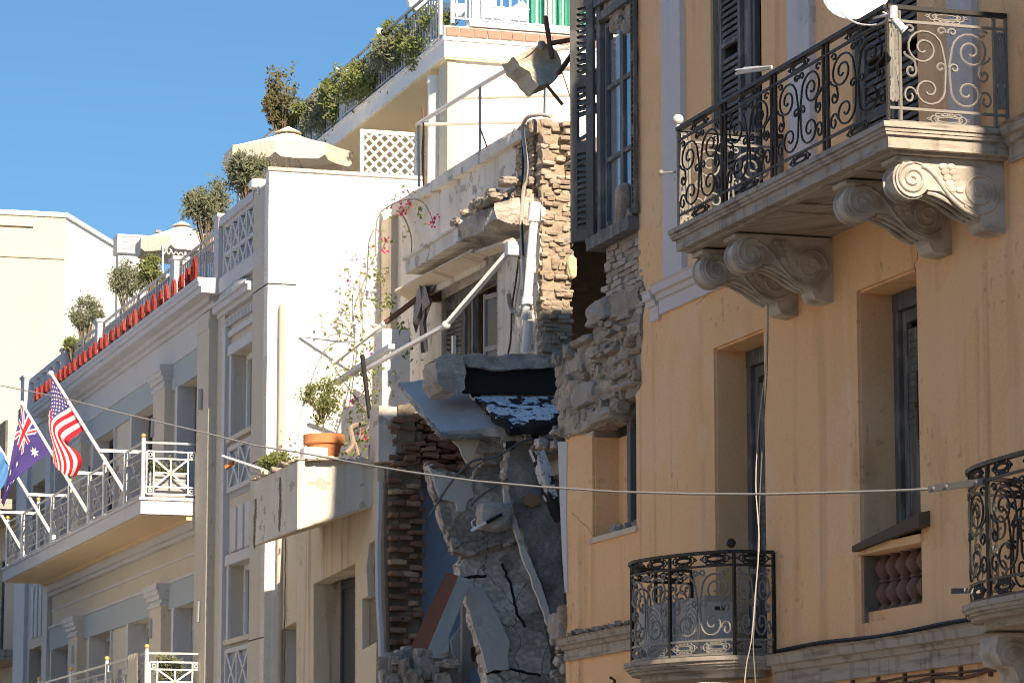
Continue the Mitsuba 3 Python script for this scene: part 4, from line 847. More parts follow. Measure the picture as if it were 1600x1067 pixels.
def cloth(name, zc, Y, ub, vb, wave, fn, label, tr=.25):
    """A hanging flag: control rows (fixed v down the hoist, points along the fly) near the plane Y = const, with folds across it."""
    zc = np.array(zc, float); sx, sy = (RectBivariateSpline(vb, ub, zc[:, :, i], kx=min(2, len(vb)-1), ky=min(3, len(ub)-1)) for i in (0, 1))
    u = np.linspace(0, 1, 49); v = np.linspace(0, 1, 33); V, UV = [], []
    for b in v:
        for a in u:
            x, y = sx(b, a)[0, 0] * .2813, 560 + sy(b, a)[0, 0] * .2813
            V.append(at(x, y, Y=Y + wave(a, b))); UV.append((a, b))
    F = [[i*49 + j, i*49 + j + 1, (i+1)*49 + j + 1, (i+1)*49 + j] for i in range(32) for j in range(48)]
    m = trimesh.Trimesh(np.array(V), [f[:3] for f in F] + [[f[0], f[2], f[3]] for f in F], process=False)
    b_ = {'type': 'principledthin', 'base_color': proc(fn), 'roughness': .8, 'diff_trans': tr * 2, 'spec_trans': 0.0}
    return solo(name, m, M('m_' + name + str(len(scene)), b_), label, 'flag', uv=np.array(UV), smooth=True)
def star(x, y, n=5):
    """Negative inside an n-pointed star of unit radius."""
    a = dr.atan2(x, y); r_ = dr.sqrt(x*x + y*y); k = math.pi / n
    a = dr.abs(a - 2*k * dr.floor(a / (2*k) + .5))
    px, py = r_ * dr.cos(a), r_ * dr.sin(a); ri = .42
    qx, qy = ri * math.cos(k), ri * math.sin(k)
    return (px - 1) * qy - py * (qx - 1) if n else px
def stripes(p, n, uv):
    u, v = uv.x, uv.y
    red = (dr.floor(v * 13) - 2 * dr.floor(dr.floor(v * 13) / 2)) < .5
    c = dr.select(red, C3(.55, .035, .05), C3(.74, .72, .72))
    canton = (u < .4) & (v < 7 / 13)
    gx, gy = u / .4 * 12, v / (7 / 13) * 10
    ix, iy = dr.floor(gx + .5), dr.floor(gy + .5)
    odd = (ix + iy) - 2 * dr.floor((ix + iy) / 2)
    ok = (odd < .5) & (ix > .5) & (ix < 11.5) & (iy > .5) & (iy < 9.5)
    s = star((gy - iy) * -1 / .62, (gx - ix) / .62)
    return dr.select(canton, dr.select(ok & (s < 0), C3(.74, .72, .74), C3(.075, .06, .22)), c)
cloth('striped_flag', [[(284, 108), (283, 195), (285, 290), (288, 420), (293, 570)], [(388, 262), (340, 300), (287, 352), (310, 480), (340, 630)], [(468, 384), (425, 425), (378, 470), (432, 520), (416, 660)]], p1[0][1],
      [0, .22, .42, .7, 1], [0, .54, 1], lambda a, b: .05 * math.sin(9 * b + 5 * a) * a + .06 * math.sin(14 * a * b), stripes, 'red and white striped flag with a starred blue canton hanging from its pole', .3)
def southern(p, n, uv):
    u, v = uv.x * 2, uv.y
    c = C3(.085, .065, .24)
    for x, y, r_, k in ((.5, .75, .15, 7), (1.5, .83, .07, 7), (1.25, .45, .07, 7), (1.5, .17, .07, 7), (1.72, .37, .07, 7), (1.6, .54, .04, 5)):
        c = dr.select(star((v - y) / -r_, (u - x) / r_, k) < 0, C3(.75, .75, .76), c)
    inu = (u < 1) & (v < .5); cx, cy = u - .5, (v - .25)
    d1_, d2_ = dr.abs(cx * .5 - cy) * .9, dr.abs(cx * .5 + cy) * .9
    j = C3(.085, .065, .24)
    j = dr.select((d1_ < .05) | (d2_ < .05), C3(.75, .75, .76), j); j = dr.select((d1_ < .018) | (d2_ < .018), C3(.55, .04, .06), j)
    j = dr.select((dr.abs(cx) < .085) | (dr.abs(cy) < .085), C3(.75, .75, .76), j); j = dr.select((dr.abs(cx) < .05) | (dr.abs(cy) < .05), C3(.55, .04, .06), j)
    return dr.select(inu, j, c)
cloth('starred_flag', [[(122, 264), (104, 345), (82, 440), (48, 620), (6, 795)], [(210, 400), (160, 470), (120, 540), (70, 660), (14, 810)], [(285, 524), (225, 560), (140, 625), (75, 690), (22, 822)]], p2[0][1],
      [0, .25, .5, .75, 1], [0, .5, 1], lambda a, b: .05 * math.sin(8 * b + 6 * a) * a, southern, 'dark blue flag with white stars and a red crossed canton, drooping from its pole', .3)
cloth('pale_blue_flag', [[(-20, 455), (-40, 520), (-60, 640), (-80, 760)], [(20, 530), (10, 590), (0, 660), (-20, 740)], [(50, 580), (46, 610), (42, 660), (30, 700)]], p3[0][1], [0, .33, .66, 1], [0, .5, 1], lambda a, b: .04 * math.sin(9 * b + 5 * a),
      lambda p, n, uv: C3(.12, .30, .62), 'plain light blue flag cut off by the left edge', .3)
# planters and cloth on the balconies
def planter(x, y, z, w, l, h, label):
    k = thing('planter_box', label, 'planter'); n = 5
    put(k, 'box', [bx(x, x + w, y, y + l, z, z + h)], PLANTER)
    for i in range(n): put(k, 'slat', bx(x - .012, x + w + .012, y - .012, y - .002, z + .02 + i * h / n, z + (i + .86) * h / n), PLANTER)
planter(10.88, 54.15, 7.5, .62, .5, .42, 'dark grey slatted planter behind the railing end of the long upper balcony')
planter(10.88, 53.62, 4.06, .6, .5, .35, 'dark grey planter behind the lower balcony railing end')
a_ = np.linspace(0, 1, 13)
V = []; 
for i, v in enumerate(np.linspace(0, 1, 9)):
    for t in a_: V.append((XB - .05 - .03 * math.sin(t * 19 + v) * (.3 + v), 54.35 + (t - .5) * (.75 + .5 * v), 4.93 - v * 1.05))
F = [[i*13 + j, i*13 + j + 1, (i+1)*13 + j + 1, (i+1)*13 + j] for i in range(8) for j in range(12)]
solo('draped_cloth', (np.array(V), np.array([f[:3] for f in F] + [[f[0], f[2], f[3]] for f in F])), CANVAS, 'pale cloth draped over the lower balcony railing', 'cloth', smooth=True)

# ------------------------------------------------------------------ ruined house between the two
XU, XL = 13.6, 11.95
RH = thing('ruined_house', 'half collapsed pale house with bare brick wall ends and a bay terrace', 'building')
def pxpoly(pts, fy, thick, n=None, noise_=(0, 1, 0), edge=None):
    """A slab whose outline is given by photograph pixels, on the sloping plane Y = fy(px, py), thick metres deep."""
    pg = Polygon(pts).buffer(0); pg = max(getattr(pg, 'geoms', [pg]), key=lambda g: g.area); pg = Polygon(pg.exterior)
    v2, f = trimesh.creation.triangulate_polygon(pg, engine='earcut')
    ring = list(pg.exterior.coords)[:-1]
    fr = np.array([at(x, y, Y=fy(x, y)) for x, y in v2]); d = FWD * 0 + np.array(n if n is not None else (0.0, 1.0, 0.0)) * thick
    bk = fr + d
    m = len(v2); F = [list(t) for t in f] + [[t[0] + m, t[2] + m, t[1] + m] for t in f]
    A = np.array([at(x, y, Y=fy(x, y)) for x, y in ring]); V = np.vstack([fr, bk, A, A + d]); r = len(ring)
    for i in range(r):
        j = (i + 1) % r; a, b, c, e = 2*m + i, 2*m + j, 2*m + r + i, 2*m + r + j
        F += [[a, b, e], [a, e, c]]
    me = trimesh.Trimesh(V, F, process=True); trimesh.repair.fix_normals(me)
    if edge: me = rough(me, noise_[0], noise_[1], noise_[2], edge)
    return me
# upper front, set back behind the terrace
plast = Polygon(yz(jag([(612, 322), (700, 267), (770, 224), (806, 202)], 2, 30, 3) + jag([(806, 202), (803, 240), (806, 275), (818, 300), (832, 308), (842, 312), (843, 400), (838, 470), (840, 560), (838, 700)], 3.5, 14, 4) + [(612, 700)], XU)).buffer(0)
winU = sbox(43.52, 8.05, 46.28, 9.72)
put(RH, 'upper_wall', prism(plast.difference(winU), 'x', XU, XU + .06), OLDWHITE, label='white upper wall with flaking render round the window')
corew = sbox(41.70, 6.9, 49.3, 11.35).difference(winU)
put(RH, 'wall_core', prism(corew, 'x', XU + .062, XU + .42), M('m_tanmortar', flat((0.33, 0.27, 0.20), .95)))
put(RH, 'corner_strip', [bx(XU - .10, XU + .0, 48.7, 49.28, 6.9, 11.4)], OLDCREAM)
cop = [np.array(at(x, y, X=XU - .10)) for x, y in ((612, 320), (818, 196))]
put(RH, 'coping', rough([hexa([cop[0] + (0, 0, -.16), cop[0] + (.6, 0, -.16), cop[1] + (.6, 0, -.16), cop[1] + (0, 0, -.16), cop[0], cop[0] + (.6, 0, 0), cop[1] + (.6, 0, 0), cop[1]])], .02, 5, 3, .14), OLDWHITE)
put(RH, 'roof', bx(XU + .47, 19, 42.0, 49.28, 11.1, 11.3), CONCRETE); put(RH, 'inner_wall', [bx(XU + .9, 19, 46.6, 46.8, 7, 11.1), bx(16.5, 16.7, 42, 49.2, 7, 11.1)], DARKMORTAR)  # unseen roof slab, added to keep the room under it dark
# brick end of the upper wall
r = np.random.default_rng(21)
put(RH, 'mortar', rough([bx(XU + .03, XU + .41, 41.60, 41.8, 8.0, 11.36)], .05, 6.5, 12, .05), 'm_tanmortar', smooth=25)
z = 8.1; ci = 0
while z < 11.35:
    h = r.uniform(.05, .07); x = XU + .0 + (ci % 2) * .04
    out = r.uniform(0, .06)
    if z > 11.0: out *= .5
    while x < XU + .42:
        w = [.19, .11, .15][r.integers(3)]
        if r.random() < .3: w *= r.uniform(.5, 1.4)
        if x + w > XU + .48: w = XU + .45 - x
        if w > .06 and not (z > 9.55 and z < 9.75 and x > XU + .25 and r.random() < .6) and r.random() > .06:
            y = 41.70 - out + r.uniform(-.04, .07) - (.12 if z > 10.7 and x > XU + .25 else 0)
            put(RH, 'brick', ebrick((x + w/2, y + .02, z + h/2), (w - .006, .28, h - .006), r, .12), TANB[r.integers(4)])
        x += w
    yb = 41.9
    lim = 42.65 if z > 10.0 else 42.0
    while yb < lim:
        w = r.uniform(.18, .26)
        put(RH, 'brick', ebrick((XU + .05 + r.uniform(-.015, .015), yb + w/2, z + h/2), (.1, w - .01, h - .008), r, .12), TANB[r.integers(4)])
        yb += w
    z += h; ci += 1
for i in range(34): put(RH, 'rubble', rock((XU + r.uniform(-.05, .42), r.uniform(41.6, 42.7), 11.32 + r.uniform(-.05, .10)), r.uniform(.05, .13, 3) * (1, 1, .6), 700 + i, .6, 2, .2), [MORTAR, STONE, TANB[i % 4]][i % 3])
for i in range(22): put(RH, 'rubble', rock((XU + r.uniform(.1, .44), r.uniform(41.6, 41.85), 9.6 + r.uniform(-.15, .2)), r.uniform(.04, .10, 3), 740 + i, .5, 2, .25), [MORTAR, TANB[i % 4]][i % 2])
put(RH, 'rubble', rock(at(893, 418, Y=41.5), (.07, .08, .16), 760, .2, 3, .25), M('m_foam', flat((0.55, 0.48, 0.30), .9)), label='ragged lump of yellow foam at the brick edge')
# canopy over the window, broken at its near end
far, near = at(632, 408, X=13.02), at(716, 366, X=13.02)
zc = far[2]
put(RH, 'canopy', [bx(13.02, XU + .02, near[1], far[1] - .05, zc - .20, zc - .002), bx(12.98, XU, near[1] + .02, far[1], zc, zc + .035)], OLDWHITE)
nb = at(790, 372, X=13.3)
put(RH, 'canopy_stub', rough([prism([(XU + .02, zc - .28), (13.06, zc - .2), (13.04, zc + .05), (XU + .02, zc + .2)], 'y', near[1] - 1.65, near[1] - .01)], .06, 3.0, 7, .09), CONCRETE, smooth=40)
for i in range(60):
    t = r.uniform(0, 1); y = near[1] + .35 - t * 2.0
    put(RH, 'rubble', rock((r.uniform(13.05, 13.55), y, zc + .03 + r.uniform(0, .10) + .30 * t * r.uniform(.3, 1)), r.uniform(.04, .15, 3) * (1, 1.3, .45), 800 + i, .8, 2, .3), [OLDWHITE, MORTAR, MORTAR, TANB[2]][i % 4])
# awning cassette, its torn cloth and folding arms
c0, c1 = at(628, 462, X=13.25), at(748, 398, X=13.25); c2 = at(806, 378, X=13.35)
put(RH, 'awning_hood', [bar(c0 + (0, 0, .02), c1, .24, .05, (0.5, 0, 1)), bar(c0 + (.12, 0, -.07), c1 + (.12, 0, -.09), .04, .14), bar(c1, c2, .14, .05, (.5, 0, 1))], OLDCREAM)
AW = thing('awning_frame', 'bare white folding arms of a wrecked awning, reaching across the ruined window', 'awning frame')
a1 = [at(800, 388, X=13.3), at(697, 508, X=12.75), at(570, 578, X=12.35)]
a2 = [at(663, 458, X=13.35), at(600, 506, X=12.9), at(520, 568, X=12.4)]
put(AW, 'arm', [bar(a1[0], a1[1], .075, .055), bar(a1[1], a1[2], .06, .05)], WHITEPAINT); put(AW, 'arm', [bar(a2[1], a2[2], .06, .05)], WHITEPAINT); put(AW, 'arm', [bar(a2[0], a2[1], .06, .06)], RUST, label='rusty upper length of the far awning arm')
put(AW, 'elbow', [ball(a1[1], .065), ball(a2[1], .05)], GREYPAINT, smooth=True)
put(AW, 'bracket', [bx(a1[0][0] - .08, XU, a1[0][1] - .07, a1[0][1] + .07, a1[0][2] - .10, a1[0][2] + .08)], GREYPAINT); put(AW, 'bracket', [bx(a2[0][0] - .08, XU, a2[0][1] - .06, a2[0][1] + .06, a2[0][2] - .12, a2[0][2] + .1)], RUST)
put(AW, 'front_bar', [bar(at(526, 598, X=12.4), at(612, 541, X=12.5), .10, .07), bar(at(478, 499, Y=48.9), at(590, 508, Y=48.2), .03, .03)], GREYPAINT)
put(AW, 'post', tube([at(566, 556, X=12.3), at(578, 652, X=12.25)], .035, 6), IRON)
V, F = [], []
for nm, row in enumerate(([(655, 446, 665, 448), (647, 470, 672, 474), (645, 505, 658, 490), (650, 522, 657, 500)], [(652, 450, 662, 450), (656, 480, 676, 470), (655, 510, 666, 500), (658, 552, 669, 549)], [(664, 446, 682, 440), (662, 462, 668, 468), (657, 480, 662, 500)])):
    b = len(V)
    for i, (x0, y0, x1, y1) in enumerate(row):
        for t in (0, .5, 1): V.append(at(x0 + (x1-x0)*t, y0 + (y1-y0)*t, X=13.22 + .05*nm + .05 * math.sin(i * 2 + 3 * t)))
    for i in range(len(row) - 1):
        for j in range(2): q = b + i*3 + j; F += [[q, q+1, q+4], [q, q+4, q+3]]
put(AW, 'torn_cloth', (np.array(V), np.array(F)), M('m_tornfabric', flat((0.24, 0.21, 0.20), .9)), label='grey rags of awning cloth')
# the upper window with louvred shutters
wx = XU + .06
put(RH, 'window_frame', [bx(wx, wx + .12, 46.16, 46.27, 8.05, 9.71), bx(wx, wx + .12, 43.53, 43.62, 8.05, 9.71), bx(wx, wx + .12, 43.62, 46.16, 9.60, 9.71), bx(wx + .02, wx + .1, 44.95, 45.05, 8.05, 9.6)], SHUTTER)
def lshut(hinge, tip, z0, z1, mat, nm='shutter'):
    h, t = np.array([*hinge, 0.]), np.array([*tip, 0.]); w = np.linalg.norm(t - h); u = (t - h) / w; nr = np.cross(u, (0, 0, 1))
    k = put(RH, nm, [bar(h + u*a + (0, 0, z0), h + u*a + (0, 0, z1), .09, .04, nr) for a in (.045, w - .045)] + [bar(h + u*.05 + (0, 0, zz), h + u*(w-.05) + (0, 0, zz), .04, .1) for zz in (z0 + .05, (z0+z1)/2, z1 - .05)], mat)
    n = int((z1 - z0) / .075)
    for i in range(n):
        zc = z0 + .1 + i * (z1 - z0 - .2) / (n - 1)
        if abs(zc - (z0+z1)/2) > .06: put(k, 'slat', bar(h + u*.09 + (0, 0, zc), h + u*(w-.09) + (0, 0, zc), .01, .06, nr + np.array([0, 0, .9])), mat)
lshut((XU + .02, 46.14), (XU + .10, 45.35), 8.08, 9.6, SHUTTER); lshut((XU + .05, 43.65), (XU + .28, 44.15), 8.08, 9.58, GREYSHUT)
k = put(RH, 'window_sash', [bar((wx + .3, 44.25, 8.1), (wx + .3, 44.25, 9.55), .07, .05, (1, 0, 0)), bar((wx + .16, 44.8, 8.1), (wx + .16, 44.8, 9.55), .07, .05, (1, 0, 0))] + [bar((wx + .3, 44.25, zz), (wx + .16, 44.8, zz), .05, .07) for zz in (8.13, 8.75, 9.5)], GREYSHUT)
put(k, 'pane', hexa([[wx+.295, 44.27, 8.15], [wx+.30, 44.27, 8.15], [wx+.165, 44.78, 8.15], [wx+.16, 44.78, 8.15], [wx+.295, 44.27, 9.5], [wx+.30, 44.27, 9.5], [wx+.165, 44.78, 9.5], [wx+.16, 44.78, 9.5]]), 'm_dirtyglass')
put(RH, 'window_board', bar(at(709, 525, X=13.62), at(709, 560, X=13.62), .07, .05, (1, 0, 0)), WHITEPAINT, label='short white board standing in the ruined window')
put(RH, 'reveal', bx(XU + .061, XU + .44, 46.27, 46.285, 8.05, 9.72), OLDWHITE)
# drainpipe and cables on the white wall
g = [at(836, 318, X=13.45), at(834, 345, X=13.45), at(824, 470, X=13.42), at(819, 500, X=13.40)]
put(RH, 'drainpipe', [tube([g[0] + (0, 0, .02), g[1]], .085, 8), tube([g[1], g[2]], .062, 8), tube([g[2], g[3] + (0, 0, .0)], .05, 8), tube([g[2] + (0, 0, .05), g[2] + (0, 0, -.05)], .08, 8)], WHITEPAINT, smooth=50, label='broken white drainpipe leaning on the wall')
put(RH, 'pipe_offcut', tube([at(826, 500, X=13.5), at(822, 550, X=13.5)], .07, 8), WHITEPAINT, smooth=50)
for i, (c, rr_, mt) in enumerate((([(862, 183), (842, 180), (824, 184), (816, 200), (820, 232), (823, 262), (818, 300), (815, 350), (817, 400), (820, 440), (819, 470), (812, 492), (804, 486)], .028, PALEPIPE), ([(816, 205), (817, 260), (815, 320), (816, 360), (818, 400)], .016, IRON),
                       ([(812, 392), (806, 440), (800, 480), (798, 530), (794, 552)], .014, DARKWOOD), ([(808, 390), (812, 430), (806, 470), (802, 505)], .012, PALEPIPE), ([(795, 460), (798, 478), (804, 490)], .035, MORTAR))):
    put(RH, 'loose_cable', tube(spl([at(*q, X=13.42) for q in c], 4 * len(c)), rr_, 6), mt, smooth=60)
V = []
for i in range(18):
    c = at(r.uniform(806, 838), r.uniform(400, 552), X=XU + .0); V.append(rock(c, (.03, r.uniform(.05, .14), r.uniform(.06, .2)), 900 + i, .5, 2, .3))
put(RH, 'peeling_render', V, OLDWHITE, kind='stuff', label='flakes of render coming away beside the pipe')
V = [rock(at(x, y, X=XU), (.03, .09, .07), i, .4, 2, .3) for i, (x, y) in enumerate(((742, 305), (752, 300), (760, 306), (748, 312), (783, 305), (778, 312)))]
put(RH, 'render_flake', V, OLDWHITE)
# pipe frame above the roof
PF = thing('pipe_pergola', 'bare metal pipe frame standing on the broken roof edge of the ruined house', 'pergola frame')
def xp(x, y, X=13.55): return at(x, y, X=X)
A1, A2, A3 = xp(652, 195), xp(750, 134), xp(812, 98)
put(PF, 'beam', tube([A1, A2, A3 + (0, 0, .0)], .034, 6), GREYPAINT)
for t, b in (((654, 196), (655, 292)), ((750, 134), (750, 240)), ((852, 128), (851, 184))): put(PF, 'post', tube([xp(*t), xp(*b)], .022, 6), PLANTER)
for x0, y0, x1, y1 in ((655, 195, 832, 191), (716, 154, 892, 149), (806, 108, 900, 104), (806, 97, 900, 70)):
    p = xp(x0, y0); put(PF, 'cross_pipe', tube([p, at(x1, y1, Y=p[1] - .05)], .028, 6), PALEPIPE)
put(PF, 'stay', [tube([xp(750, 200), xp(764, 238)], .012, 4), tube([xp(867, 80), xp(892, 155)], .010, 4)], RUST)
put(PF, 'post', tube([xp(660, 168), xp(662, 200), xp(661, 240), xp(663, 292)], [.02, .015, .026, .026], 6), RUST, label='rusty broken post at the far corner')
# terrace and bay
ZT = 6.97
put(RH, 'terrace', [bx(XL + .1, XU + .06, 44.1, 49.28, 6.72, 6.9)], CONCRETE)
put(RH, 'bay', [prism([(10.9, 6.0), (10.9, ZT - .03), (11.02, ZT - .03), (11.02, 6.9), (XL + .05, 6.9), (XL + .05, 6.42), (XL - .02, 6.42)], 'y', 44.0, 46.62) if False else hexa([[10.9, 44.0, 6.02], [XL + .1, 44.0, 6.40], [XL + .1, 47.0, 6.40], [10.9, 46.65, 6.02], [10.9, 44.0, ZT], [XL + .1, 44.0, ZT + .04], [XL + .1, 47.0, ZT + .02], [10.9, 46.65, ZT]])], OLDCREAM, label='bay terrace jutting from the ruined house, chipped along its rim')
put(RH, 'bay_face', [hexa([[10.905, 43.985, 6.03], [XL, 43.985, 6.40], [XL, 43.998, 6.40], [10.905, 43.998, 6.03], [10.905, 43.985, ZT - .02], [XL, 43.985, ZT + .02], [XL, 43.998, ZT + .02], [10.905, 43.998, ZT - .02]]), hexa([[10.885, 43.985, 6.03], [10.898, 43.985, 6.03], [10.898, 46.6, 6.03], [10.885, 46.6, 6.03], [10.885, 43.985, ZT - .02], [10.898, 43.985, ZT - .02], [10.898, 46.6, ZT - .02], [10.885, 46.6, ZT - .02]])], OLDWHITE)
for i in range(30):
    t = r.uniform(0, 1); p = (10.92 + r.uniform(-.03, .06), 44.0 + t * 2.6, ZT + .02) if i % 2 else (10.9 + t, 44.0 + r.uniform(-.03, .08), ZT + .02)
    put(RH, 'rim_tile', jbrick(p, (r.uniform(.1, .25), r.uniform(.15, .35), .035), r, .02, .06), [OLDWHITE, MORTAR, OLDCREAM][i % 3])
V = [rock((10.885, 44.95 + q, 6.45 + w), (.014, .05, .16), i, .5, 2, .4) for i, (q, w) in enumerate(((0, 0), (.04, -.2), (.02, .25), (1.55, -.1), (1.5, .1), (1.56, -.3)))]
put(RH, 'crack', V, DARKMORTAR)
# lower front
lw = sbox(43.75, 0, 49.25, 6.9).difference(unary_union([Polygon(yz([(490, 912), (555, 880), (555, 1400), (490, 1400)], XL)), Polygon(yz([(437, 985), (463, 970), (463, 1400), (437, 1400)], XL)), Polygon(yz([(566, 935), (592, 925), (592, 1000), (566, 1015)], XL)), Polygon(jag(yz([(577, 848), (588, 842), (593, 890), (592, 930), (575, 935), (573, 890)], XL), .02, .1, 6, True))]))
put(RH, 'lower_wall', prism(lw, 'x', XL, XL + .25), OLDCREAM)
put(RH, 'lower_wall_core', [bx(XL + .252, XL + .3, 43.8, 44.75, 3.0, 6.9), bx(XL + .252, XL + .3, 47.8, 49.2, 0, 6.9)], MORTAR)
put(RH, 'crack', tube([(XL - .005, 48.98 + .02 * math.sin(i * 1.7), 6.5 - i * .12) for i in range(22)], .012, 4), DARKMORTAR)
ya, yb_ = at(490, 950, X=XL)[1], at(555, 950, X=XL)[1]
put(RH, 'door_reveal', [bx(XL + .25, XL + .9, ya - .01, ya + .03, 0, 6.0), bx(XL + .25, XL + .9, yb_, ya, 5.62, 5.7)], OLDCREAM)
for i, (q0, q1, mt) in enumerate(((.60, .99, DARKFRAME), (.28, .58, GREYSHUT), (.02, .26, DARKFRAME))):
    y0_, y1_ = yb_ + (ya - yb_) * q0, yb_ + (ya - yb_) * q1
    put(RH, 'door_leaf', [bx(XL + .4 + .05*i, XL + .45 + .05*i, y0_, y0_ + .09, 0, 5.6), bx(XL + .4 + .05*i, XL + .45 + .05*i, y1_ - .09, y1_, 0, 5.6), bx(XL + .4 + .05*i, XL + .45 + .05*i, y0_ + .09, y1_ - .09, 5.48, 5.6), bx(XL + .43 + .05*i, XL + .44 + .05*i, y0_ + .09, y1_ - .09, 0, 5.48)], mt)
put(RH, 'inner_wall', bx(XL + 4.0, XL + 4.1, 44.81, 49.2, 0, 6.7), ROOM)
put(RH, 'flashing', [tube([at(x, y, X=XL - .05) for x, y in ((594, 752), (593, 800), (591, 860), (592, 930), (596, 1000), (598, 1100), (598, 1300))], .05, 6)], TRIM, smooth=50, label='pale bent pipe down the torn edge of the lower wall')
put(RH, 'flashing', [tube([at(x, y, X=XL + .10) for x, y in ((602, 755), (601, 860), (604, 960), (606, 1060), (606, 1300))], .04, 6)], DARKMORTAR)
# upstand at the torn edge and the brick wall behind it
put(RH, 'upstand', rough([bx(XL - .02, XL + .24, 43.62, 44.1, 6.95, 7.72)], .02, 5, 9, .12), OLDWHITE)
put(RH, 'upstand_edge', rough([bx(XL + .24, XL + .5, 43.6, 44.0, 7.1, 7.74)], .05, 4, 2, .1), DARKMORTAR)
put(RH, 'brick_core', [bx(XL + .10, XL + .64, 43.74, 44.6, 0, 7.3), bx(XL + .8, 13.3, 44.0, 44.6, 6.85, 7.4)], DARKMORTAR)
put(RH, 'mortar', rough([bx(XL + .13, XL + .60, 43.66, 43.85, 2.5, 7.4)], .04, 6, 13, .06), DARKMORTAR, smooth=25)
z = 2.6; ci = 0
while z < 7.62:
    h = r.uniform(.07, .085); loose = z > 6.55
    x = XL + .12 + (0.05 if ci % 2 else 0) - (.02 if loose else 0); xe = XL + .62 + (max(0, .65 - (z - 6.9) * .3) if z > 6.85 else 0) - (max(0, (z - 7.3)) * .8)
    while x < xe:
        w = min([.24, .12, .17, .21][r.integers(4)], xe - x)
        if loose: y = 43.68 + r.uniform(-.16, .10); tl = .10
        else: y = 43.66 + (-.13 if (ci % 2 == 0) == (x < XL + .36) else .05) + r.uniform(-.03, .03); tl = .02
        if w > .05 and r.random() > .05: put(RH, 'brick', ebrick((x + w/2, y + .1, z + h/2), (w - .01, .3, h - .012), r, .12, tl), REDB[[0, 1, 0, 1, 2, 0, 3][r.integers(7)] if z < 6.6 else [0, 1, 2, 0][r.integers(4)]])
        x += w
    z += h; ci += 1
# blue room
put(RH, 'blue_wall', bx(XL + .70, 14.4, 44.3, 44.5, 4.55, 7.0), BLUEWALL, label='blue painted inner wall laid open')
put(RH, 'blue_wall', [bx(XL + .70, 14.4, 44.28, 44.48, 0, 4.55)], OLDCREAM, label='cream lower part of the opened room')
put(RH, 'lintel', [bx(XL + .66, 13.5, 44.1, 44.29, 6.68, 6.98)], M('m_greyplaster', flat((0.40, 0.41, 0.43), .9)))
put(RH, 'door_casing', rough([bx(XL + .655, XL + .715, 44.08, 44.27, 3.9, 6.69)], .015, 6, 1, .12), OLDWHITE)
put(RH, 'inner_wall', [bx(14.4, 19, 44.6, 44.8, 0, 7.0), bx(17.4, 17.5, 36.4, 44.5, 0, 7.2)], ROOM); put(RH, 'floor', bx(14.06, 19, 41.8, 49.2, 6.7, 6.95), CONCRETE)

# ------------------------------------------------------------------ fallen concrete
def slabthing(name, label, category, pts, fy, thick, mat, amp=.010, fr=7, seed=1, edge=.06, smooth=20, jg=2.6):
    k = thing(name, label, category)
    put(k, 'body', pxpoly(jag(pts, jg, 9, seed, True), fy, thick, None, (amp, fr, seed), edge), mat, smooth=smooth)
    inner = Polygon(pts).buffer(0).buffer(2.5); inner = max(getattr(inner, 'geoms', [inner]), key=lambda g: g.area)
    put(k, 'broken_core', pxpoly(jag(list(inner.exterior.coords)[:-1][::2], 3.5, 8, seed + 50, True), lambda x, y: fy(x, y) + thick * .35, thick * .5, None, (.012, 9, seed), .06), CONCRETE)
    q = np.random.default_rng(seed); ring = inner.exterior
    ms = []
    for t in q.uniform(0, 1, 46):
        p = ring.interpolate(t, normalized=True); ms.append(rock(at(p.x, p.y, Y=fy(p.x, p.y) + q.uniform(0, thick * .6)), q.uniform(.015, .045, 3), int(q.integers(1e5)), .85, 1, .3))
    put(k, 'crumbs', ms, mat, kind='stuff')
    return k
DARKCON = M('m_darkconcrete', matp(lambda p, n, uv: concrete_(p, n, uv) * .6, .9, .2, concbump, 4e-3))
V_ = {}
def P3(x, y, Y): return at(x, y, Y=Y)
# balcony slab tipped towards the street
T = onplane(jag([(625, 597), (700, 590), (730, 600), (790, 668), (690, 674), (644, 622)], 1.2, 14, 5, True), P3(626, 597, 42.6), P3(712, 590, 42.4), P3(690, 674, 40.7))
def plate(top, thick, mat, key, seed=1, edge=.06, amp=.008):
    top = np.array(top); n = np.linalg.svd(top - top.mean(0))[2][2]
    if n[2] > 0: n = -n
    m = len(top); V = np.vstack([top, top + n * thick]); F = []
    e1 = top[1] - top[0]; e1 = e1 - n * (e1 @ n); e1 /= np.linalg.norm(e1); q2 = np.c_[(top - top[0]) @ e1, (top - top[0]) @ np.cross(n, e1)]
    import mapbox_earcut as _ec
    tri = _ec.triangulate_float64(q2, np.array([m], dtype=np.uint32)).reshape(-1, 3)
    for t in tri: F += [list(t), [m + t[0], m + t[2], m + t[1]]]
    for i in range(m): j = (i+1) % m; F += [[i, m+i, m+j], [i, m+j, j]]
    me = trimesh.Trimesh(V, F, process=True); trimesh.repair.fix_normals(me)
    return rough(me, amp, 8, seed, edge)
k = thing('tilted_slab', 'grey screeded balcony slab tipped down towards the street, under the black roof beam', 'concrete slab')
put(k, 'deck', plate(T, .11, SCREED, k, 3, .06, .004), SCREED)
put(k, 'broken_edge', rough([tube([P3(626, 600, 42.62), P3(646, 628, 42.0), P3(690, 682, 40.65), P3(740, 682, 40.6), P3(782, 678, 40.62)], [.03, .04, .03, .035, .035], 6)], .03, 12, 4, .035), CONCRETE)
put(k, 'rag', pxpoly(jag([(706, 688), (752, 686), (738, 712), (728, 725), (722, 712), (716, 700)], 2, 8, 5, True), lambda x, y: 40.75, .03), OLDCREAM, label='cream plaster scrap hanging under the slab')
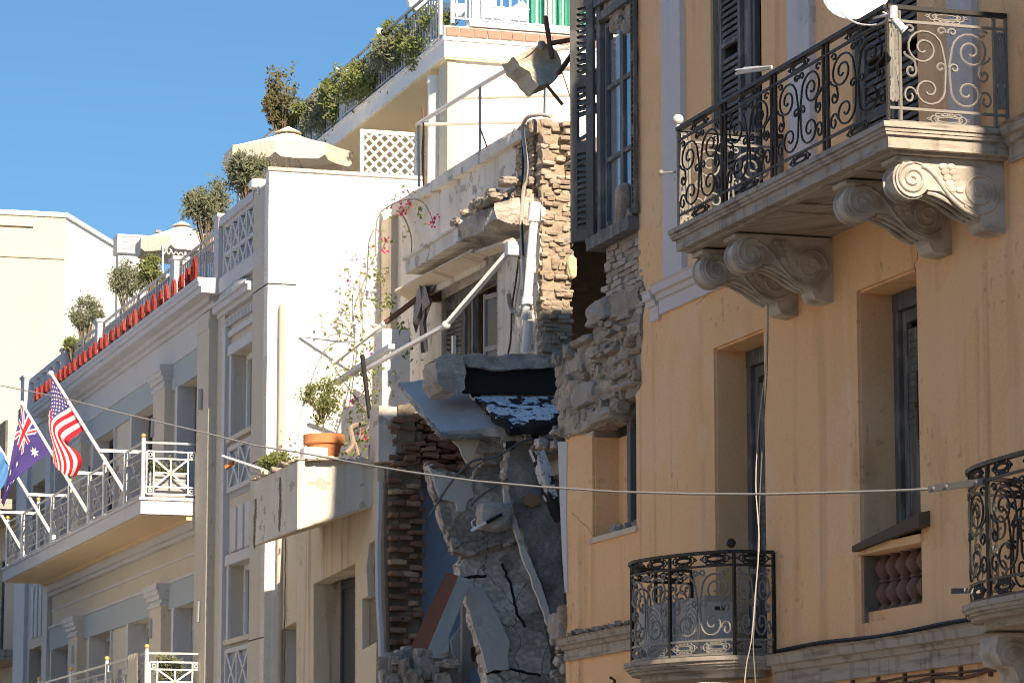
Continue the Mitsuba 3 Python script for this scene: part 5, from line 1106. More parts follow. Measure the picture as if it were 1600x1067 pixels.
# roof beam
k = thing('roof_beam', 'black tarred roof beam with a rough concrete rim, lying level across the wreck', 'concrete beam')
put(k, 'rim', pxpoly(jag([(685, 560), (700, 553), (760, 554), (800, 552), (868, 556), (872, 574), (800, 578), (735, 572), (716, 560), (700, 566)], 2, 12, 6, True), lambda x, y: 40.9, .7, None, (.04, 4, 5), .12), CONCRETE, smooth=30)
put(k, 'stub', pxpoly(jag([(681, 566), (700, 556), (722, 562), (728, 580), (726, 606), (716, 616), (694, 612), (683, 596)], 2, 12, 7, True), lambda x, y: 40.85, .7, None, (.05, 3, 6), .1), CONCRETE, smooth=35)
put(k, 'tarred_face', rough([hexa([P3(722, 614, 41.0), P3(876, 616, 41.0), P3(876, 616, 41.3), P3(722, 614, 41.3), P3(720, 566, 41.0), P3(876, 566, 41.0), P3(876, 566, 41.3), P3(720, 566, 41.3)])], .02, 4, 1, .1), BITUMEN, smooth=30)
# whitewashed roof sheet
k = thing('whitewashed_slab', 'black roof sheet flecked with peeling whitewash below the tarred beam', 'roof slab')
put(k, 'sheet', plate(onplane(jag([(733, 612), (884, 612), (884, 650), (868, 655), (845, 664), (826, 660), (800, 668), (786, 656), (772, 650), (756, 632)], 1.5, 9, 6, True), P3(733, 612, 41.2), P3(884, 612, 41.2), P3(820, 664, 40.0)), .07, FLAKED, k, 6, .05, .012), FLAKED, smooth=20)
q = np.random.default_rng(8)
put(k, 'torn_membrane', [plate([P3(x, y, Y), P3(x + 14 + q.uniform(-4, 9), y + q.uniform(-5, 5), Y - .05), P3(x + 12 + q.uniform(-4, 6), y + q.uniform(6, 13), Y - .1), P3(x + q.uniform(-3, 4), y + q.uniform(6, 12), Y - .06)], .012, BITUMEN, k, int(x), .06, .02) for x, y, Y in ((742, 622, 40.9), (760, 640, 40.6), (776, 652, 40.4), (800, 660, 40.1), (826, 656, 40.05), (846, 658, 40.0), (864, 646, 40.2), (735, 612, 41.1), (790, 690, 40.3), (830, 676, 40.2))], BITUMEN)
put(k, 'plaster_layers', [plate([P3(x, y, Y), P3(x + w, y + q.uniform(-3, 3), Y), P3(x + w + q.uniform(-6, 4), y + h, Y - .05), P3(x + q.uniform(-4, 4), y + h, Y - .05)], .05, CONCRETE, k, int(x) + 3, .06, .03) for x, y, w, h, Y in ((738, 680, 50, 26, 41.0), (786, 672, 40, 18, 40.5), (756, 700, 34, 24, 41.1), (820, 668, 48, 20, 40.4), (850, 672, 30, 26, 40.3))], PANEL, smooth=20)
put(k, 'torn_rim', rough([tube([P3(770, 652, 40.4), P3(802, 672, 40.0), P3(848, 668, 39.9), P3(888, 652, 40.2)], [.06, .08, .09, .07], 6)], .06, 5, 8, .09), BITUMEN)
# long leaning panels
fy1 = lambda x, y: 41.6 - (y - 700) * .0022
slabthing('leaning_wall_panel', 'large grey concrete panel leaning down the middle of the collapse', 'concrete panel', [(720, 898), (716, 884), (732, 866), (758, 858), (806, 850), (820, 872), (838, 930), (853, 990), (874, 1110), (890, 1240), (795, 1240), (772, 1110), (756, 1030), (737, 950)], fy1, .3, PANEL, seed=21)
k = slabthing('hanging_wall_panel', 'pale topped concrete panel hanging above the leaning one', 'concrete panel', [(667, 727), (700, 742), (738, 752), (776, 690), (792, 740), (796, 800), (808, 846), (768, 852), (735, 866), (722, 862), (709, 861), (698, 830), (689, 798)], lambda x, y: 41.3 - (y - 700) * .001, .22, PANEL, seed=22)
put(k, 'pale_patch', pxpoly(jag([(668, 726), (700, 744), (736, 750), (741, 775), (730, 782), (728, 800), (716, 800), (712, 785), (690, 780), (680, 755)], 2, 9, 8, True), lambda x, y: 41.24 - (y - 700) * .001, .06, None, (.010, 8, 2), .06), M('m_pale_dust', flat((0.52, 0.50, 0.475), .95)), label='paler render left on the hanging panel')
pk = 'leaning_wall_panel'
put(pk, 'pale_patch', pxpoly(jag([(723, 916), (753, 917), (772, 948), (786, 975), (795, 1000), (792, 1028), (796, 1044), (764, 1049), (750, 1010), (734, 960)], 2, 9, 9, True), lambda x, y: fy1(x, y) - .07, .06, None, (.010, 8, 3), .06), 'm_pale_dust', label='paler render left on the leaning panel')
for q in ([(705, 905), (730, 903), (760, 900)], [(760, 1052), (790, 1046), (815, 1048), (845, 1056)], [(785, 880), (800, 920), (806, 950), (820, 980)]):
    put(pk, 'crack', tube([at(x, y, Y=fy1(x, y) - .0) for x, y in jag(q, 2, 7, 3)], .022, 4), BITUMEN)
slabthing('dark_leaning_panel', 'dark tarred panel leaning against the ochre building with a cream painted edge', 'concrete panel', [(790, 740), (800, 692), (838, 690), (858, 740), (874, 800), (878, 880), (884, 962), (868, 985), (852, 935), (830, 872), (806, 810)], lambda x, y: 40.4 - (y - 700) * .0015, .3, DARKCON, seed=23)
put('dark_leaning_panel', 'painted_edge', pxpoly(jag([(787, 762), (793, 768), (812, 830), (836, 890), (852, 930), (864, 978), (856, 978), (838, 925), (818, 875), (800, 815), (788, 785)], 1.5, 9, 10, True), lambda x, y: 40.36 - (y - 700) * .0015, .05), OLDWHITE)
put('dark_leaning_panel', 'ochre_scar', pxpoly(jag([(817, 776), (830, 770), (842, 776), (845, 786), (832, 792), (820, 788)], 1.5, 5, 11, True), lambda x, y: 40.33 - (y - 700) * .0015, .03), M('m_ochrescar', flat((0.30, 0.19, 0.10), .9)))
k = thing('whitewashed_beam', 'narrow beam with bluish peeling whitewash, leaning beside the ochre corner', 'concrete beam')
put(k, 'shaft', pxpoly(jag([(836, 700), (850, 694), (862, 735), (876, 790), (878, 815), (868, 800), (852, 755)], 1.5, 12, 12, True), lambda x, y: 39.9, .25, None, (.02, 4, 3), .12), FLAKED)
k = thing('hanging_chunk', 'rough concrete lump dangling on bent bars in front of the leaning panels', 'concrete lump')
put(k, 'lump', (lambda m: (m[0], m[1]))(rock(at(772, 806, Y=40.2), (.23, .18, .19), 33, .5, 3, .2)), CONCRETE, smooth=40)
put(k, 'reinforcing_bar', [tube([at(736, 829, Y=40.1), at(760, 816, Y=40.0)], .02, 5)], WHITEPAINT); put(k, 'reinforcing_bar', [tube([at(760, 816, Y=40.0), at(784, 803, Y=39.98)], .022, 5)], IRON)
put(k, 'wire', tube([at(743, 810, Y=40.1), at(737, 815, Y=40.1), at(738, 822, Y=40.1), at(744, 824, Y=40.1)], .009, 4), WHITEPAINT)
for i, c in enumerate(([(672, 805), (690, 775), (706, 752), (722, 734), (744, 718), (768, 716), (792, 704), (815, 690), (840, 686), (868, 688)], [(735, 790), (752, 774), (770, 762), (788, 752)], [(686, 872), (694, 862), (702, 853)], [(738, 732), (752, 722), (760, 716)], [(846, 1060), (848, 1030), (858, 1005), (872, 985)])):
    solo('bent_rebar', [tube(spl([at(*q, Y=40.0) for q in c], 4 * len(c)), .016 if i < 2 else .009, 6)], 'm_steeldark',
         ['long bent black bar curling over the hanging panel', 'short straight black bar above the hanging lump', 'thin bar in front of the blue wall', 'stub of black bar under the tilted slab', 'thin black wire at the foot of the ochre corner'][i], 'steel bar', smooth=60)
# joinery and rubble in the opened room
k = thing('fallen_door', 'brown and white door leaf standing askew in the opened blue room', 'door')
D = [at(697, 894, Y=40.9), at(716, 900, Y=40.75), at(736, 906, Y=40.85), at(691, 1018, Y=40.6), at(668, 1014, Y=40.45), at(643, 1008, Y=40.6)]
dn = np.array([.02, .05, .01])
def quadslab(a, b, c, d): return hexa([a, b, b + dn, a + dn, d, c, c + dn, d + dn])
put(k, 'brown_face', quadslab(D[0], D[1], D[4], D[5]), M('m_browndoor', flat((0.19, 0.075, 0.04), .6))); put(k, 'white_face', quadslab(D[1], D[2], D[3], D[4]), PALEBLUE)
for i, (pts, mt, lab) in enumerate((([(668, 990), (700, 985), (702, 1025), (672, 1028)], PALEBLUE, 'pale greenish board right under the fallen door'), ([(697, 1030), (722, 1028), (730, 1100), (690, 1100)], PALEBLUE, 'pale blue board at the bottom edge beside the timber post'), ([(730, 1038), (752, 1050), (748, 1080), (730, 1060)], BLUEWALL, 'blue plaster fragment at the bottom of the blue room'),
                                    ([(704, 1000), (722, 975), (728, 1020), (712, 1032)], 'm_greyplaster', 'grey plaster sheet wedged behind the timber post'), ([(660, 1040), (676, 1032), (700, 1085), (680, 1090)], DARKWOOD, 'dark splintered board low in the blue room'), ([(735, 1012), (756, 1004), (760, 1030), (740, 1032)], RUST, 'brown wooden fragment beside the leaning panel'))):
    solo('board', pxpoly(jag(pts, 1.5, 12, 30 + i, True), lambda x, y, i=i: 43.3 - .05 * i, .05), mt, lab, 'board')
solo('timber_post', [bar(at(728, 925, Y=43.0), at(726, 1200, Y=43.0), .12, .10, (0, 1, 0))], M('m_greytimber', flat((0.33, 0.31, 0.29), .85)), 'grey timber post upright in the opened room', 'post')
for i in range(60):
    x, y = r.uniform(604, 706), 1072 - r.uniform(0, 60) * r.uniform(.3, 1)
    c = at(x, y, Y=42.4 + r.uniform(-.3, .5)); s = r.uniform(.03, .15, 3)
    k = unique('rubble_lump'); labels[k] = {'label': 'broken lump of concrete in the rubble heap at the foot of the brick wall', 'category': 'rubble', 'group': 'rubble heap under the brick wall'}
    scene[k] = mikit.ply(trimesh.Trimesh(*rock(c, s, 1000 + i, .85, 2, .3), process=False), [CONCRETE, MORTAR, STONE_B][i % 3])
put(RH, 'heap', rough([prism([(11.9, 0), (11.9, 3.0), (12.4, 3.35), (13.2, 3.2), (14.4, 3.0), (14.4, 0)], 'y', 40.8, 44.2)], .25, 1.5, 4, .25), DARKMORTAR, kind='stuff', label='heap of dark rubble filling the ground floor')
for i in range(26):
    x, y = r.uniform(870, 885), r.uniform(960, 1066)
    if i < 10: x, y = r.uniform(836, 880), r.uniform(672, 700)
    c = at(x, y, Y=38.6 + r.uniform(-.3, .6)); put(RH, 'rubble', rock(c, r.uniform(.04, .11, 3) * (1, 1, .6), 1100 + i, .8, 2, .3), [DARKMORTAR, CONCRETE][i % 2])
# hanging lump and twisted steel at the torn roof line of the ochre building
k = thing('roof_lump', 'concrete lump with a pale broken face hanging on twisted steel at the top', 'concrete lump')
m = pxpoly(jag([(803, 88), (826, 76), (838, 71), (856, 69), (870, 80), (880, 94), (877, 112), (860, 130), (842, 135), (824, 116), (812, 104)], 2, 9, 13, True), lambda x, y: 35.45 + (838 - x) * .004 if x < 838 else 35.35 + (x - 838) * .003, .45, None, (.05, 3, 8), .07)
put(k, 'lump', m, LUMP, smooth=20)
put(k, 'pebble', rock(at(846, 71, Y=35.4), (.04, .05, .05), 3, .4, 2, .2), STONE_B)
k = thing('twisted_steel', 'rusted steel bars twisted round the hanging roof lump', 'steel bars')
for a, b, w in (((852, 26), (863, 92), .06), ((857, 69), (906, 60), .06), ((906, 60), (930, 57), .05), ((895, 84), (872, 116), .06), ((853, 132), (879, 164), .045), ((919, 35), (922, 62), .04), ((925, 62), (952, 32), .07)):
    put(k, 'bar', bar(at(*a, Y=35.2), at(*b, Y=34.9 if b[0] > 900 else 35.15), w, w * .7), RUST if w < .07 else GREYSHUT)

# ------------------------------------------------------------------ set-back terrace house above
XT = 14.2
TH = thing('terrace_house', 'white house set back above the hotel roof, with a railed terrace on top', 'building')
put(TH, 'end_wall', [prism(xz([(700, 60), (735, 38), (960, 62), (960, 700), (700, 700)], 48.32), 'y', 48.32, 48.6)], WHITEW, label='white sunlit end wall')
put(TH, 'pilaster', [bx(14.28, 14.42, 48.3, 48.75, 11.0, 13.84)], YELLOWWALL)
put(TH, 'terrace_slab', [bx(XT, 18, 48.22, 63, 13.86, 14.12), bx(XT - .03, 18, 48.19, 63, 14.12, 14.17)], WHITEW); put(TH, 'soffit', bx(XT + .02, 18, 48.24, 63, 13.83, 13.859), CREAMY)
put(TH, 'column', [lathe([(.14, 0), (.14, 2.6), (.155, 2.62), (.155, 2.72)], (14.32, 49.05, 11.0), 16)], WHITEW, smooth=50)
put(TH, 'loggia_wall', [bx(15.1, 15.4, 48.6, 63, 11.0, 13.83)], CREAMY); put(TH, 'loggia_door', bx(15.06, 15.1, 48.9, 49.9, 11, 13.2), M('m_beigedoor', flat((0.42, 0.37, 0.33), .8)))
put(TH, 'brick_band', bx(14.2, 18, 48.24, 48.31, 14.17, 14.36), M('m_coping_mortar', flat((0.62, 0.57, 0.52), .9)))
rr = np.random.default_rng(5); x = 14.22
while x < 17.3:
    w = rr.uniform(.19, .24); put(TH, 'brick', jbrick((x + w/2, 48.235, 14.265 + .0), (w - .015, .05, .13), rr, .008, .02), M('m_pinkbrick', flat((0.36, 0.225, 0.17), .9)) if 'm_pinkbrick' not in scene else 'm_pinkbrick'); x += w
put(TH, 'coping', [bx(14.62, 18, 48.2, 48.6, 14.37, 14.45)], WHITEW)
simple_rail(TH, (XT + .02, 48.5), (XT + .02, 62.5), 14.17, .92, 92, GREYPAINT, .011, 1.9, 'terrace_railing')
simple_rail(TH, (14.4, 48.45), (17.6, 48.45), 14.46, 1.0, 22, WHITEPAINT, .012, 1.6, 'terrace_railing')
put(TH, 'pergola_post', [bx(14.72, 14.92, 48.6, 48.8, 14.2, 16.4), bx(14.9, 15.0, 55, 55.15, 14.2, 15.3)], WHITEPAINT)
for i, y in enumerate((50.2, 52.9, 56.3)):
    z = at(*((640, 9), (590, 53), (525, 115))[i], Y=y); put(TH, 'pergola_beam', prism([(z[0] - .02, z[2] + .09), (z[0], z[2] + .0), (z[0] + .12, z[2] - .08), (z[0] + .3, z[2] - .1), (17.5, z[2] - .1), (17.5, z[2] + .1), (z[0], z[2] + .1)], 'y', y, y + .12), WHITEPAINT)
put(TH, 'brace', [bar((14.75, 48.7, 15.3), (15.9, 50.2, 16.1), .10, .10), bar(at(878, 28, Y=49.4), at(925, -30, Y=49.6), .10, .08), bar((14.9, 48.9, 14.95), (15.25, 48.9, 14.95), .06, .14)], WHITEPAINT)
V = []; nx = 41
x0_, x1_ = at(824, 30, Y=48.7)[0], at(922, 30, Y=48.7)[0]
for zz in (14.4, 15.0, 15.8):
    for i in range(nx): t = i / (nx - 1); V.append((x0_ + t * (x1_ - x0_) * (1 - .03 * (zz - 14.4)), 48.75 + .045 * math.sin(t * 60) + .03 * math.sin(t * 23), zz))
F = [[j*nx + i, j*nx + i + 1, (j+1)*nx + i + 1, (j+1)*nx + i] for j in range(2) for i in range(nx - 1)]
solo('green_curtain', (np.array(V), np.array([f[:3] for f in F] + [[f[0], f[2], f[3]] for f in F])), GREENSHEET, 'green striped privacy sheet behind the terrace railing at the top', 'curtain', smooth=True)
q = [at(x, y, Y=48.4) for x, y in ((778, 28), (818, 2), (828, 16), (790, 36))]
solo('white_board', [hexa([*(v for v in q), *(v + (0, .05, .02) for v in q)])], WHITEPAINT, 'white board leaning against the terrace railing beside the green sheet', 'board')
k = thing('wall_lantern', 'dark square lantern on the shaded loggia wall beside the lattice screen', 'wall lamp')
c = at(624, 197, X=15.0); put(k, 'case', bevel(c[0] - .1, c[0] + .1, c[1] - .12, c[1] + .12, c[2] - .1, c[2] + .1, .02), PLANTER); put(k, 'glass', bx(c[0] - .105, c[0] - .1, c[1] - .08, c[1] + .08, c[2] - .07, c[2] + .05), GREYPAINT)
# lattice screen
k = thing('lattice_screen', 'white diagonal lattice screen on the hotel roof in front of the shaded loggia', 'screen')
Yl = 49.75; (xa, za), (xb, zb) = xz([(563, 262), (655, 208)], Yl)
za = 12.17
put(k, 'frame', [bx(xa, xa + .06, Yl, Yl + .05, za, zb), bx(xb - .06, xb, Yl, Yl + .05, za, zb), bx(xa + .06, xb - .06, Yl + .002, Yl + .048, zb - .06, zb), bx(xa + .06, xb - .06, Yl + .002, Yl + .048, za, za + .05)], WHITEPAINT)
H = zb - za - .1; W = xb - xa - .12; st = .168
for sg in (-1, 1):
    o = -H
    while o < W:
        p0, p1 = (o, 0), (o + H, H)
        a, b = max(0, o), min(W, o + H)
        if b - a > .03:
            f0, f1 = (a - o), (b - o)
            if sg < 0: a_, b_ = W - a, W - b
            else: a_, b_ = a, b
            put(k, 'slat', bar((xa + .06 + a_, Yl + .02 + .012 * sg, za + .05 + f0), (xa + .06 + b_, Yl + .02 + .012 * sg, za + .05 + f1), .010, .034, (0, 1, 0)) if False else bar((xa + .06 + a_, Yl + .02 + .012 * sg, za + .05 + f0), (xa + .06 + b_, Yl + .02 + .012 * sg, za + .05 + f1), .034, .010, (0, 1, 0)), WHITEPAINT)
        o += st
# umbrellas
def umbrella(c, W, Hc, label, val=.22, z0=11.0, n=8):
    k = thing('parasol', label, 'parasol', None); c = np.array(c)
    apex = c + (0, 0, Hc); V, F = [], []
    rim = [c + np.array([W/2 * math.cos(a), W/2 * math.sin(a), 0]) for a in np.arange(n) * 2*math.pi/n + .35]
    m = 6
    for i in range(n):
        a, b = rim[i], rim[(i+1) % n]; base = len(V)
        for u in range(m + 1):
            for v in range(m + 1):
                t = v / m; s = u / m; e = a * (1 - t) + b * t; p = apex * (1 - s) + e * s
                p = p - np.array([0, 0, .30 * W * .16 * s * (1 - s) * 1.6 + .05 * W * .3 * math.sin(math.pi * t) * s * .4]); V.append(p)
        for u in range(m):
            for v in range(m): q = base + u*(m+1) + v; F += [[q, q+m+1, q+m+2], [q, q+m+2, q+1]]
    put(k, 'canopy', (np.array(V), np.array(F)), CANVAS, smooth=30)
    V, F = [], []
    for i in range(n):
        a, b = rim[i], rim[(i+1) % n]; base = len(V)
        for v in range(9):
            t = v / 8; p = a * (1-t) + b * t; p = p - np.array([0, 0, .05 * W * .3 * math.sin(math.pi * t) * .4]); d = (p - c) * (0 if False else 1); d[2] = 0
            gap = 1.0 if 0 < v < 8 else .75
            V += [p, p - np.array([0, 0, val * gap]) + d / np.linalg.norm(d) * -.03 * math.sin(math.pi * t)]
        for v in range(8): q = base + 2*v; F += [[q, q+1, q+3], [q, q+3, q+2]]
    put(k, 'valance', (np.array(V), np.array(F)), CANVAS)
    put(k, 'pole', tube([(c[0], c[1], z0), apex - (0, 0, .02)], .03, 8), WHITEPAINT)
    put(k, 'rib', [bar(apex - (0, 0, .06), q - (0, 0, .03), .02, .03) for q in rim], GREYPAINT)
    put(k, 'crown', lathe([(.11 * W, .0 - .11 * W * .30), (.02, .06 * W * .3)], apex + (0, 0, .02), 8), CANVAS)
    return k
u1 = at(450, 240, Y=53.6); umbrella(u1, 2.22, .40, 'large cream parasol on the roof terrace above the tower parapet', .27)
u2 = at(284, 380, Y=66); umbrella(u2, 1.95, .40, 'small cream parasol on the roof terrace, beside the air conditioning box', .28)
k = thing('roof_trellis', 'small grey trellis standing under the small parasol', 'screen'); c = at(253, 412, Y=65.2)
put(k, 'frame', [bx(c[0], c[0] + .5, c[1], c[1] + .04, c[2] + .36, c[2] + .40), bx(c[0], c[0] + .04, c[1], c[1] + .04, c[2] - .3, c[2] + .36), bx(c[0] + .46, c[0] + .5, c[1], c[1] + .04, c[2] - .3, c[2] + .36)], GREYPAINT)
for i in range(4): put(k, 'slat', [bar(c + (.04 + i*.1, .02, .2), c + (.14 + i*.1, .02, .36), .02, .02), bar(c + (.14 + i*.1, .025, .2), c + (.04 + i*.1, .025, .36), .02, .02)], GREYPAINT)
k = thing('rooftop_unit', 'pale air conditioning box with a dark grille on the roof edge against the sky', 'air conditioner'); c = at(183, 388, Y=74)
put(k, 'case', bevel(c[0], c[0] + .75, c[1], c[1] + .5, c[2] - .1, c[2] + .34, .015), GREYPAINT); put(k, 'grille_backing', bx(c[0] + .1, c[0] + .71, c[1] - .006, c[1] - .002, c[2] - .06, c[2] + .3), PLANTER); put(k, 'grille', [bx(c[0] + .12, c[0] + .7, c[1] - .012, c[1] - .003, c[2] - .05 + i*.055, c[2] - .02 + i*.055) for i in range(6)], GREYPAINT)
put(k, 'stand', bx(c[0] + .05, c[0] + .7, c[1] + .1, c[1] + .4, 11, c[2] - .1), GREYPAINT)
c = at(247, 362, Y=74); solo('vent_pipe', [tube([c - (0, 0, .9), c], .05, 8), tube([c - (0, 0, .03), c + (0, 0, .03)], .085, 8)], PLANTER, 'short dark vent pipe with a cap above the small parasol', 'vent')
solo('floodlight', [bevel(*(lambda q: (q[0] - .05, q[0] + .24, q[1] - .12, q[1] + .12, q[2] - .07, q[2] + .07))(at(396, 288, X=XH - .05)), .02), bar(at(404, 292, X=XH - .02), at(404, 304, X=XH - .02), .03, .03)], WHITEPAINT, 'white floodlight tilted on top of the tower parapet', 'floodlight')

# ------------------------------------------------------------------ houses across the street, out of frame: the sunlit row whose light fills the shaded fronts
u_ = np.array([math.sin(math.radians(24)), math.cos(math.radians(24))]); n_ = np.array([-u_[1], u_[0]])
for i in range(5):
    a0 = np.array([-26.0, -12.0]) + u_ * i * 16.5; a1 = a0 + u_ * 16.3; hh = (14, 16, 13, 15, 12)[i]
    k = thing('house_across', ['unseen house darkened to return little light', 'taller unseen house darkened to return little light', 'low pale house', 'tall pale house', 'lowest pale house'][i] + ' across the street, outside the picture', 'building')
    put(k, 'wall', prism([tuple(a0), tuple(a1), tuple(a1 + n_ * 9), tuple(a0 + n_ * 9)], 'z', 0, hh), TRIM if i > 1 else M('m_darkstonehouse', flat((0.16, 0.13, 0.11), .9)) if i == 0 else 'm_darkstonehouse')  # first two houses given a dark wall to cut the light they return
    for f_ in range(4):
        for j in range(5):
            c = a0 + u_ * (2 + j * 3.0); z = 1.0 + f_ * 3.4
            if z + 2 < hh: put(k, 'window', prism([tuple(c - n_ * .03), tuple(c + u_ * 1.2 - n_ * .03), tuple(c + u_ * 1.2 + n_ * .1), tuple(c + n_ * .1)], 'z', z, z + 2), CURTAIN)

# ------------------------------------------------------------------ houses at the far end
PB = thing('pale_house', 'plain pale yellow house with a white side closing the far left of the street', 'building')
c0 = at(103, 333, Y=85); cz = c0[2]
pl = [(c0[0], 85.0), (c0[0] + 4.5, 93.5), (c0[0] + 1, 97), (c0[0] - 14, 97), (c0[0] - 14, 85.6)]
put(PB, 'wall', prism([pl[0], pl[4], pl[3], (c0[0], 97)], 'z', 0, cz - .12), YELLOWWALL, label='yellow front wall')
put(PB, 'side_wall', prism([pl[0], pl[1], pl[2], (c0[0] + .02, 97)], 'z', 0, cz - .12), WHITEW, label='white side wall')
put(PB, 'coping', [prism(Polygon(pl).buffer(.06, join_style=2), 'z', cz - .12, cz)], WHITEW)
for y0_, y1_ in ((403, 100), (352, 52)):
    p = at(y1_ if y0_ > 400 else 52, y0_, Y=85); put(PB, 'moulding', prism([(p[0], 84.95), (c0[0] - 14, 85.55), (c0[0] - 14, 85.62), (p[0], 85.02)], 'z', p[2] - .04, p[2] + .04), YELLOWWALL)
DB = thing('shaded_house', 'grey shaded house with stacked balconies at the left edge behind the flags', 'building')
put(DB, 'wall', bx(12.1, 18, 73.0, 84.6, 0, 10.5), M('m_brownwall', flat((0.42, 0.36, 0.30), .9)))
for z in (2.6, 5.9, 9.2):
    b = put(DB, 'balcony', bx(11.3, 12.1, 73.0, 82, z, z + .22), MARBLE); put(b, 'parapet', bx(11.32, 11.36, 73.1, 82, z + .22, z + (1.15 if z > 9 else .3)), M('m_ochreframe', flat((0.34, 0.30, 0.25), .9)) if z == 2.6 else 'm_ochreframe')
    put(b, 'railing', [bar((11.33, 73.1, z + 1.2), (11.33, 82, z + 1.2), .04, .04)] + [bar((11.33, 73.2 + i * .16, z + .2), (11.33, 73.2 + i * .16, z + 1.2), .018, .018, (1, .2, 0)) for i in range(55)], IRON)
    put(DB, 'window', [bx(12.04, 12.1, y, y + 1.2, z + .3, z + 2.5) for y in (74, 77, 80)], SHUTTER)

# ------------------------------------------------------------------ plants
def leaves(cs, nrm_bias, L, W, rg):
    cs = np.asarray(cs); n = len(cs); d = rg.normal(size=(n, 3)) + np.asarray(nrm_bias); d /= np.linalg.norm(d, axis=1, keepdims=True)
    s = np.cross(d, rg.normal(size=(n, 3))); s /= np.linalg.norm(s, axis=1, keepdims=True) + 1e-9
    l = L * rg.uniform(.6, 1.25, (n, 1)); w = W * rg.uniform(.7, 1.2, (n, 1)); nn = np.cross(d, s) * l * .12
    V = np.stack([cs, cs + d*l*.5 + s*w*.5 + nn, cs + d*l, cs + d*l*.5 - s*w*.5 + nn], 1).reshape(-1, 3)
    b = (np.arange(n) * 4)[:, None]; return (V, np.vstack([b + [0, 1, 2], b + [0, 2, 3]]))
def crown_points(c, r, n, rg, clumps=14, hollow=.35):
    c, r = np.asarray(c), np.asarray(r); out = []
    cc = rg.normal(size=(clumps, 3)); cc /= np.linalg.norm(cc, axis=1, keepdims=True); cc *= rg.uniform(hollow, 1.0, (clumps, 1)) ** .7
    for q in cc:
        m = n // clumps; s = rg.uniform(.16, .36); out.append(q + rg.normal(size=(m, 3)) * s * .62)
    return c + np.vstack(out) * r * .86, c + cc * r * .8
def bush(name, label, category, c, r, n, mat, seed, base, L=.085, W=.03, clumps=16, group=None, trunk=.04, bias=(0, 0, .5), spikes=0):
    rg = np.random.default_rng(seed); k = thing(name, label, category, group)
    pts, cc = crown_points(c, r, n, rg, clumps); tips = list(cc)
    ms = []
    b = np.asarray(base, float); mid = b * .45 + np.asarray(c) * .55 + (0, 0, -r[2] * .3)
    ms.append(tube(bez(b, b + (0, 0, .1), mid - (0, 0, .1), mid, 6), np.linspace(trunk, trunk * .6, 6), 6))
    for q in tips: ms.append(tube(bez(mid, mid + (q - mid) * .3 + (0, 0, .05), q - (q - mid) * .3, q, 5), np.linspace(trunk * .35, .006, 5), 4))
    for i in range(spikes):
        e = np.asarray(c) + np.asarray(r) * rg.uniform(-1, 1, 3) * (.7, .7, .3) + (0, 0, r[2] * rg.uniform(.8, 1.5)); s = tips[rg.integers(len(tips))]
        ms.append(tube(bez(s, s + (0, 0, .05), e - (0, 0, .1), e, 5), .006, 4)); t = rg.uniform(0.2, 1, (26, 1)); pts = np.vstack([pts, s + (e - s) * t + rg.normal(size=(26, 3)) * .03])
    put(k, 'trunk', ms, BARK); put(k, 'crown', leaves(pts, bias, L, W, rg), mat)
    return k
def bpx(name, label, category, x0, x1, y0, y1, Y, n, mat, seed, zb, X=None, **kw):
    a = at((x0 + x1) / 2, (y0 + y1) / 2, Y=Y); f_ = 1.25 if mat in (OLIVE,) else 1.1; rx = (x1 - x0) / 2 * Y * f_ / FPX; rz = (y1 - y0) / 2 * Y * f_ / FPX; n = int(n * 1.7); kw.setdefault('clumps', 26)
    return bush(name, label, category, a, (rx, rx, rz), n, mat, seed, (a[0] + .02, a[1], zb), **kw)
G = 'olive shrubs along the hotel roof edge'
bpx('olive_tree', 'rounded olive tree against the sky left of the tower parapet', 'tree', 288, 358, 282, 358, 56.5, 2600, OLIVE, 1, 11.0)
bpx('olive_tree', 'olive tree below the large parasol, just above the tower parapet', 'tree', 352, 430, 244, 306, 52.3, 2200, OLIVE, 2, 11.0)
bpx('olive_tree', 'small olive tree before the white side of the far pale house, left of the trellis', 'tree', 176, 224, 412, 466, 64.5, 1500, OLIVE, 3, 11.0)
bpx('olive_tree', 'small olive tree lowest along the hotel roof railing', 'tree', 108, 158, 464, 516, 68.0, 1300, OLIVE, 4, 11.0)
bpx('shrub', 'yellowish shrub under the trellis of the small parasol', 'shrub', 216, 262, 402, 446, 62.5, 900, GREEN, 5, 11.0, L=.09, W=.04)
bpx('shrub', 'low green plant beside the second white roof post from the left', 'shrub', 98, 130, 530, 552, 67.0, 250, GREEN, 6, 11.0, L=.12, W=.04)
bpx('roof_shrub', 'thin brown leaved shrub rising above the large parasol into the sky', 'shrub', 408, 474, 124, 212, 58, 900, BROWNLEAF, 7, 13.2, L=.10, W=.055, spikes=9)
for i, (x0, x1, y0, y1, Y, n, m, lab) in enumerate(((498, 562, 112, 200, 55.0, 1500, GREEN, 'leafy climber on the terrace railing above the lattice screen'), (590, 652, 30, 100, 51.6, 1500, GREEN, 'tallest leafy climber on the upper terrace railing'), (648, 718, 12, 62, 50.2, 1500, OLIVE, 'grey green shrub at the near end of the upper terrace railing'),
                                                     (560, 600, 100, 130, 53.4, 500, OLIVE, 'low grey green shrub behind the middle of the terrace railing'), (470, 505, 172, 208, 56.6, 450, OLIVE, 'low shrub at the far end of the upper terrace railing'))):
    bpx('terrace_shrub', lab, 'shrub', x0, x1, y0, y1, Y, n, m, 20 + i, 14.2, L=.10 if m == GREEN else .06, W=.05 if m == GREEN else .02)
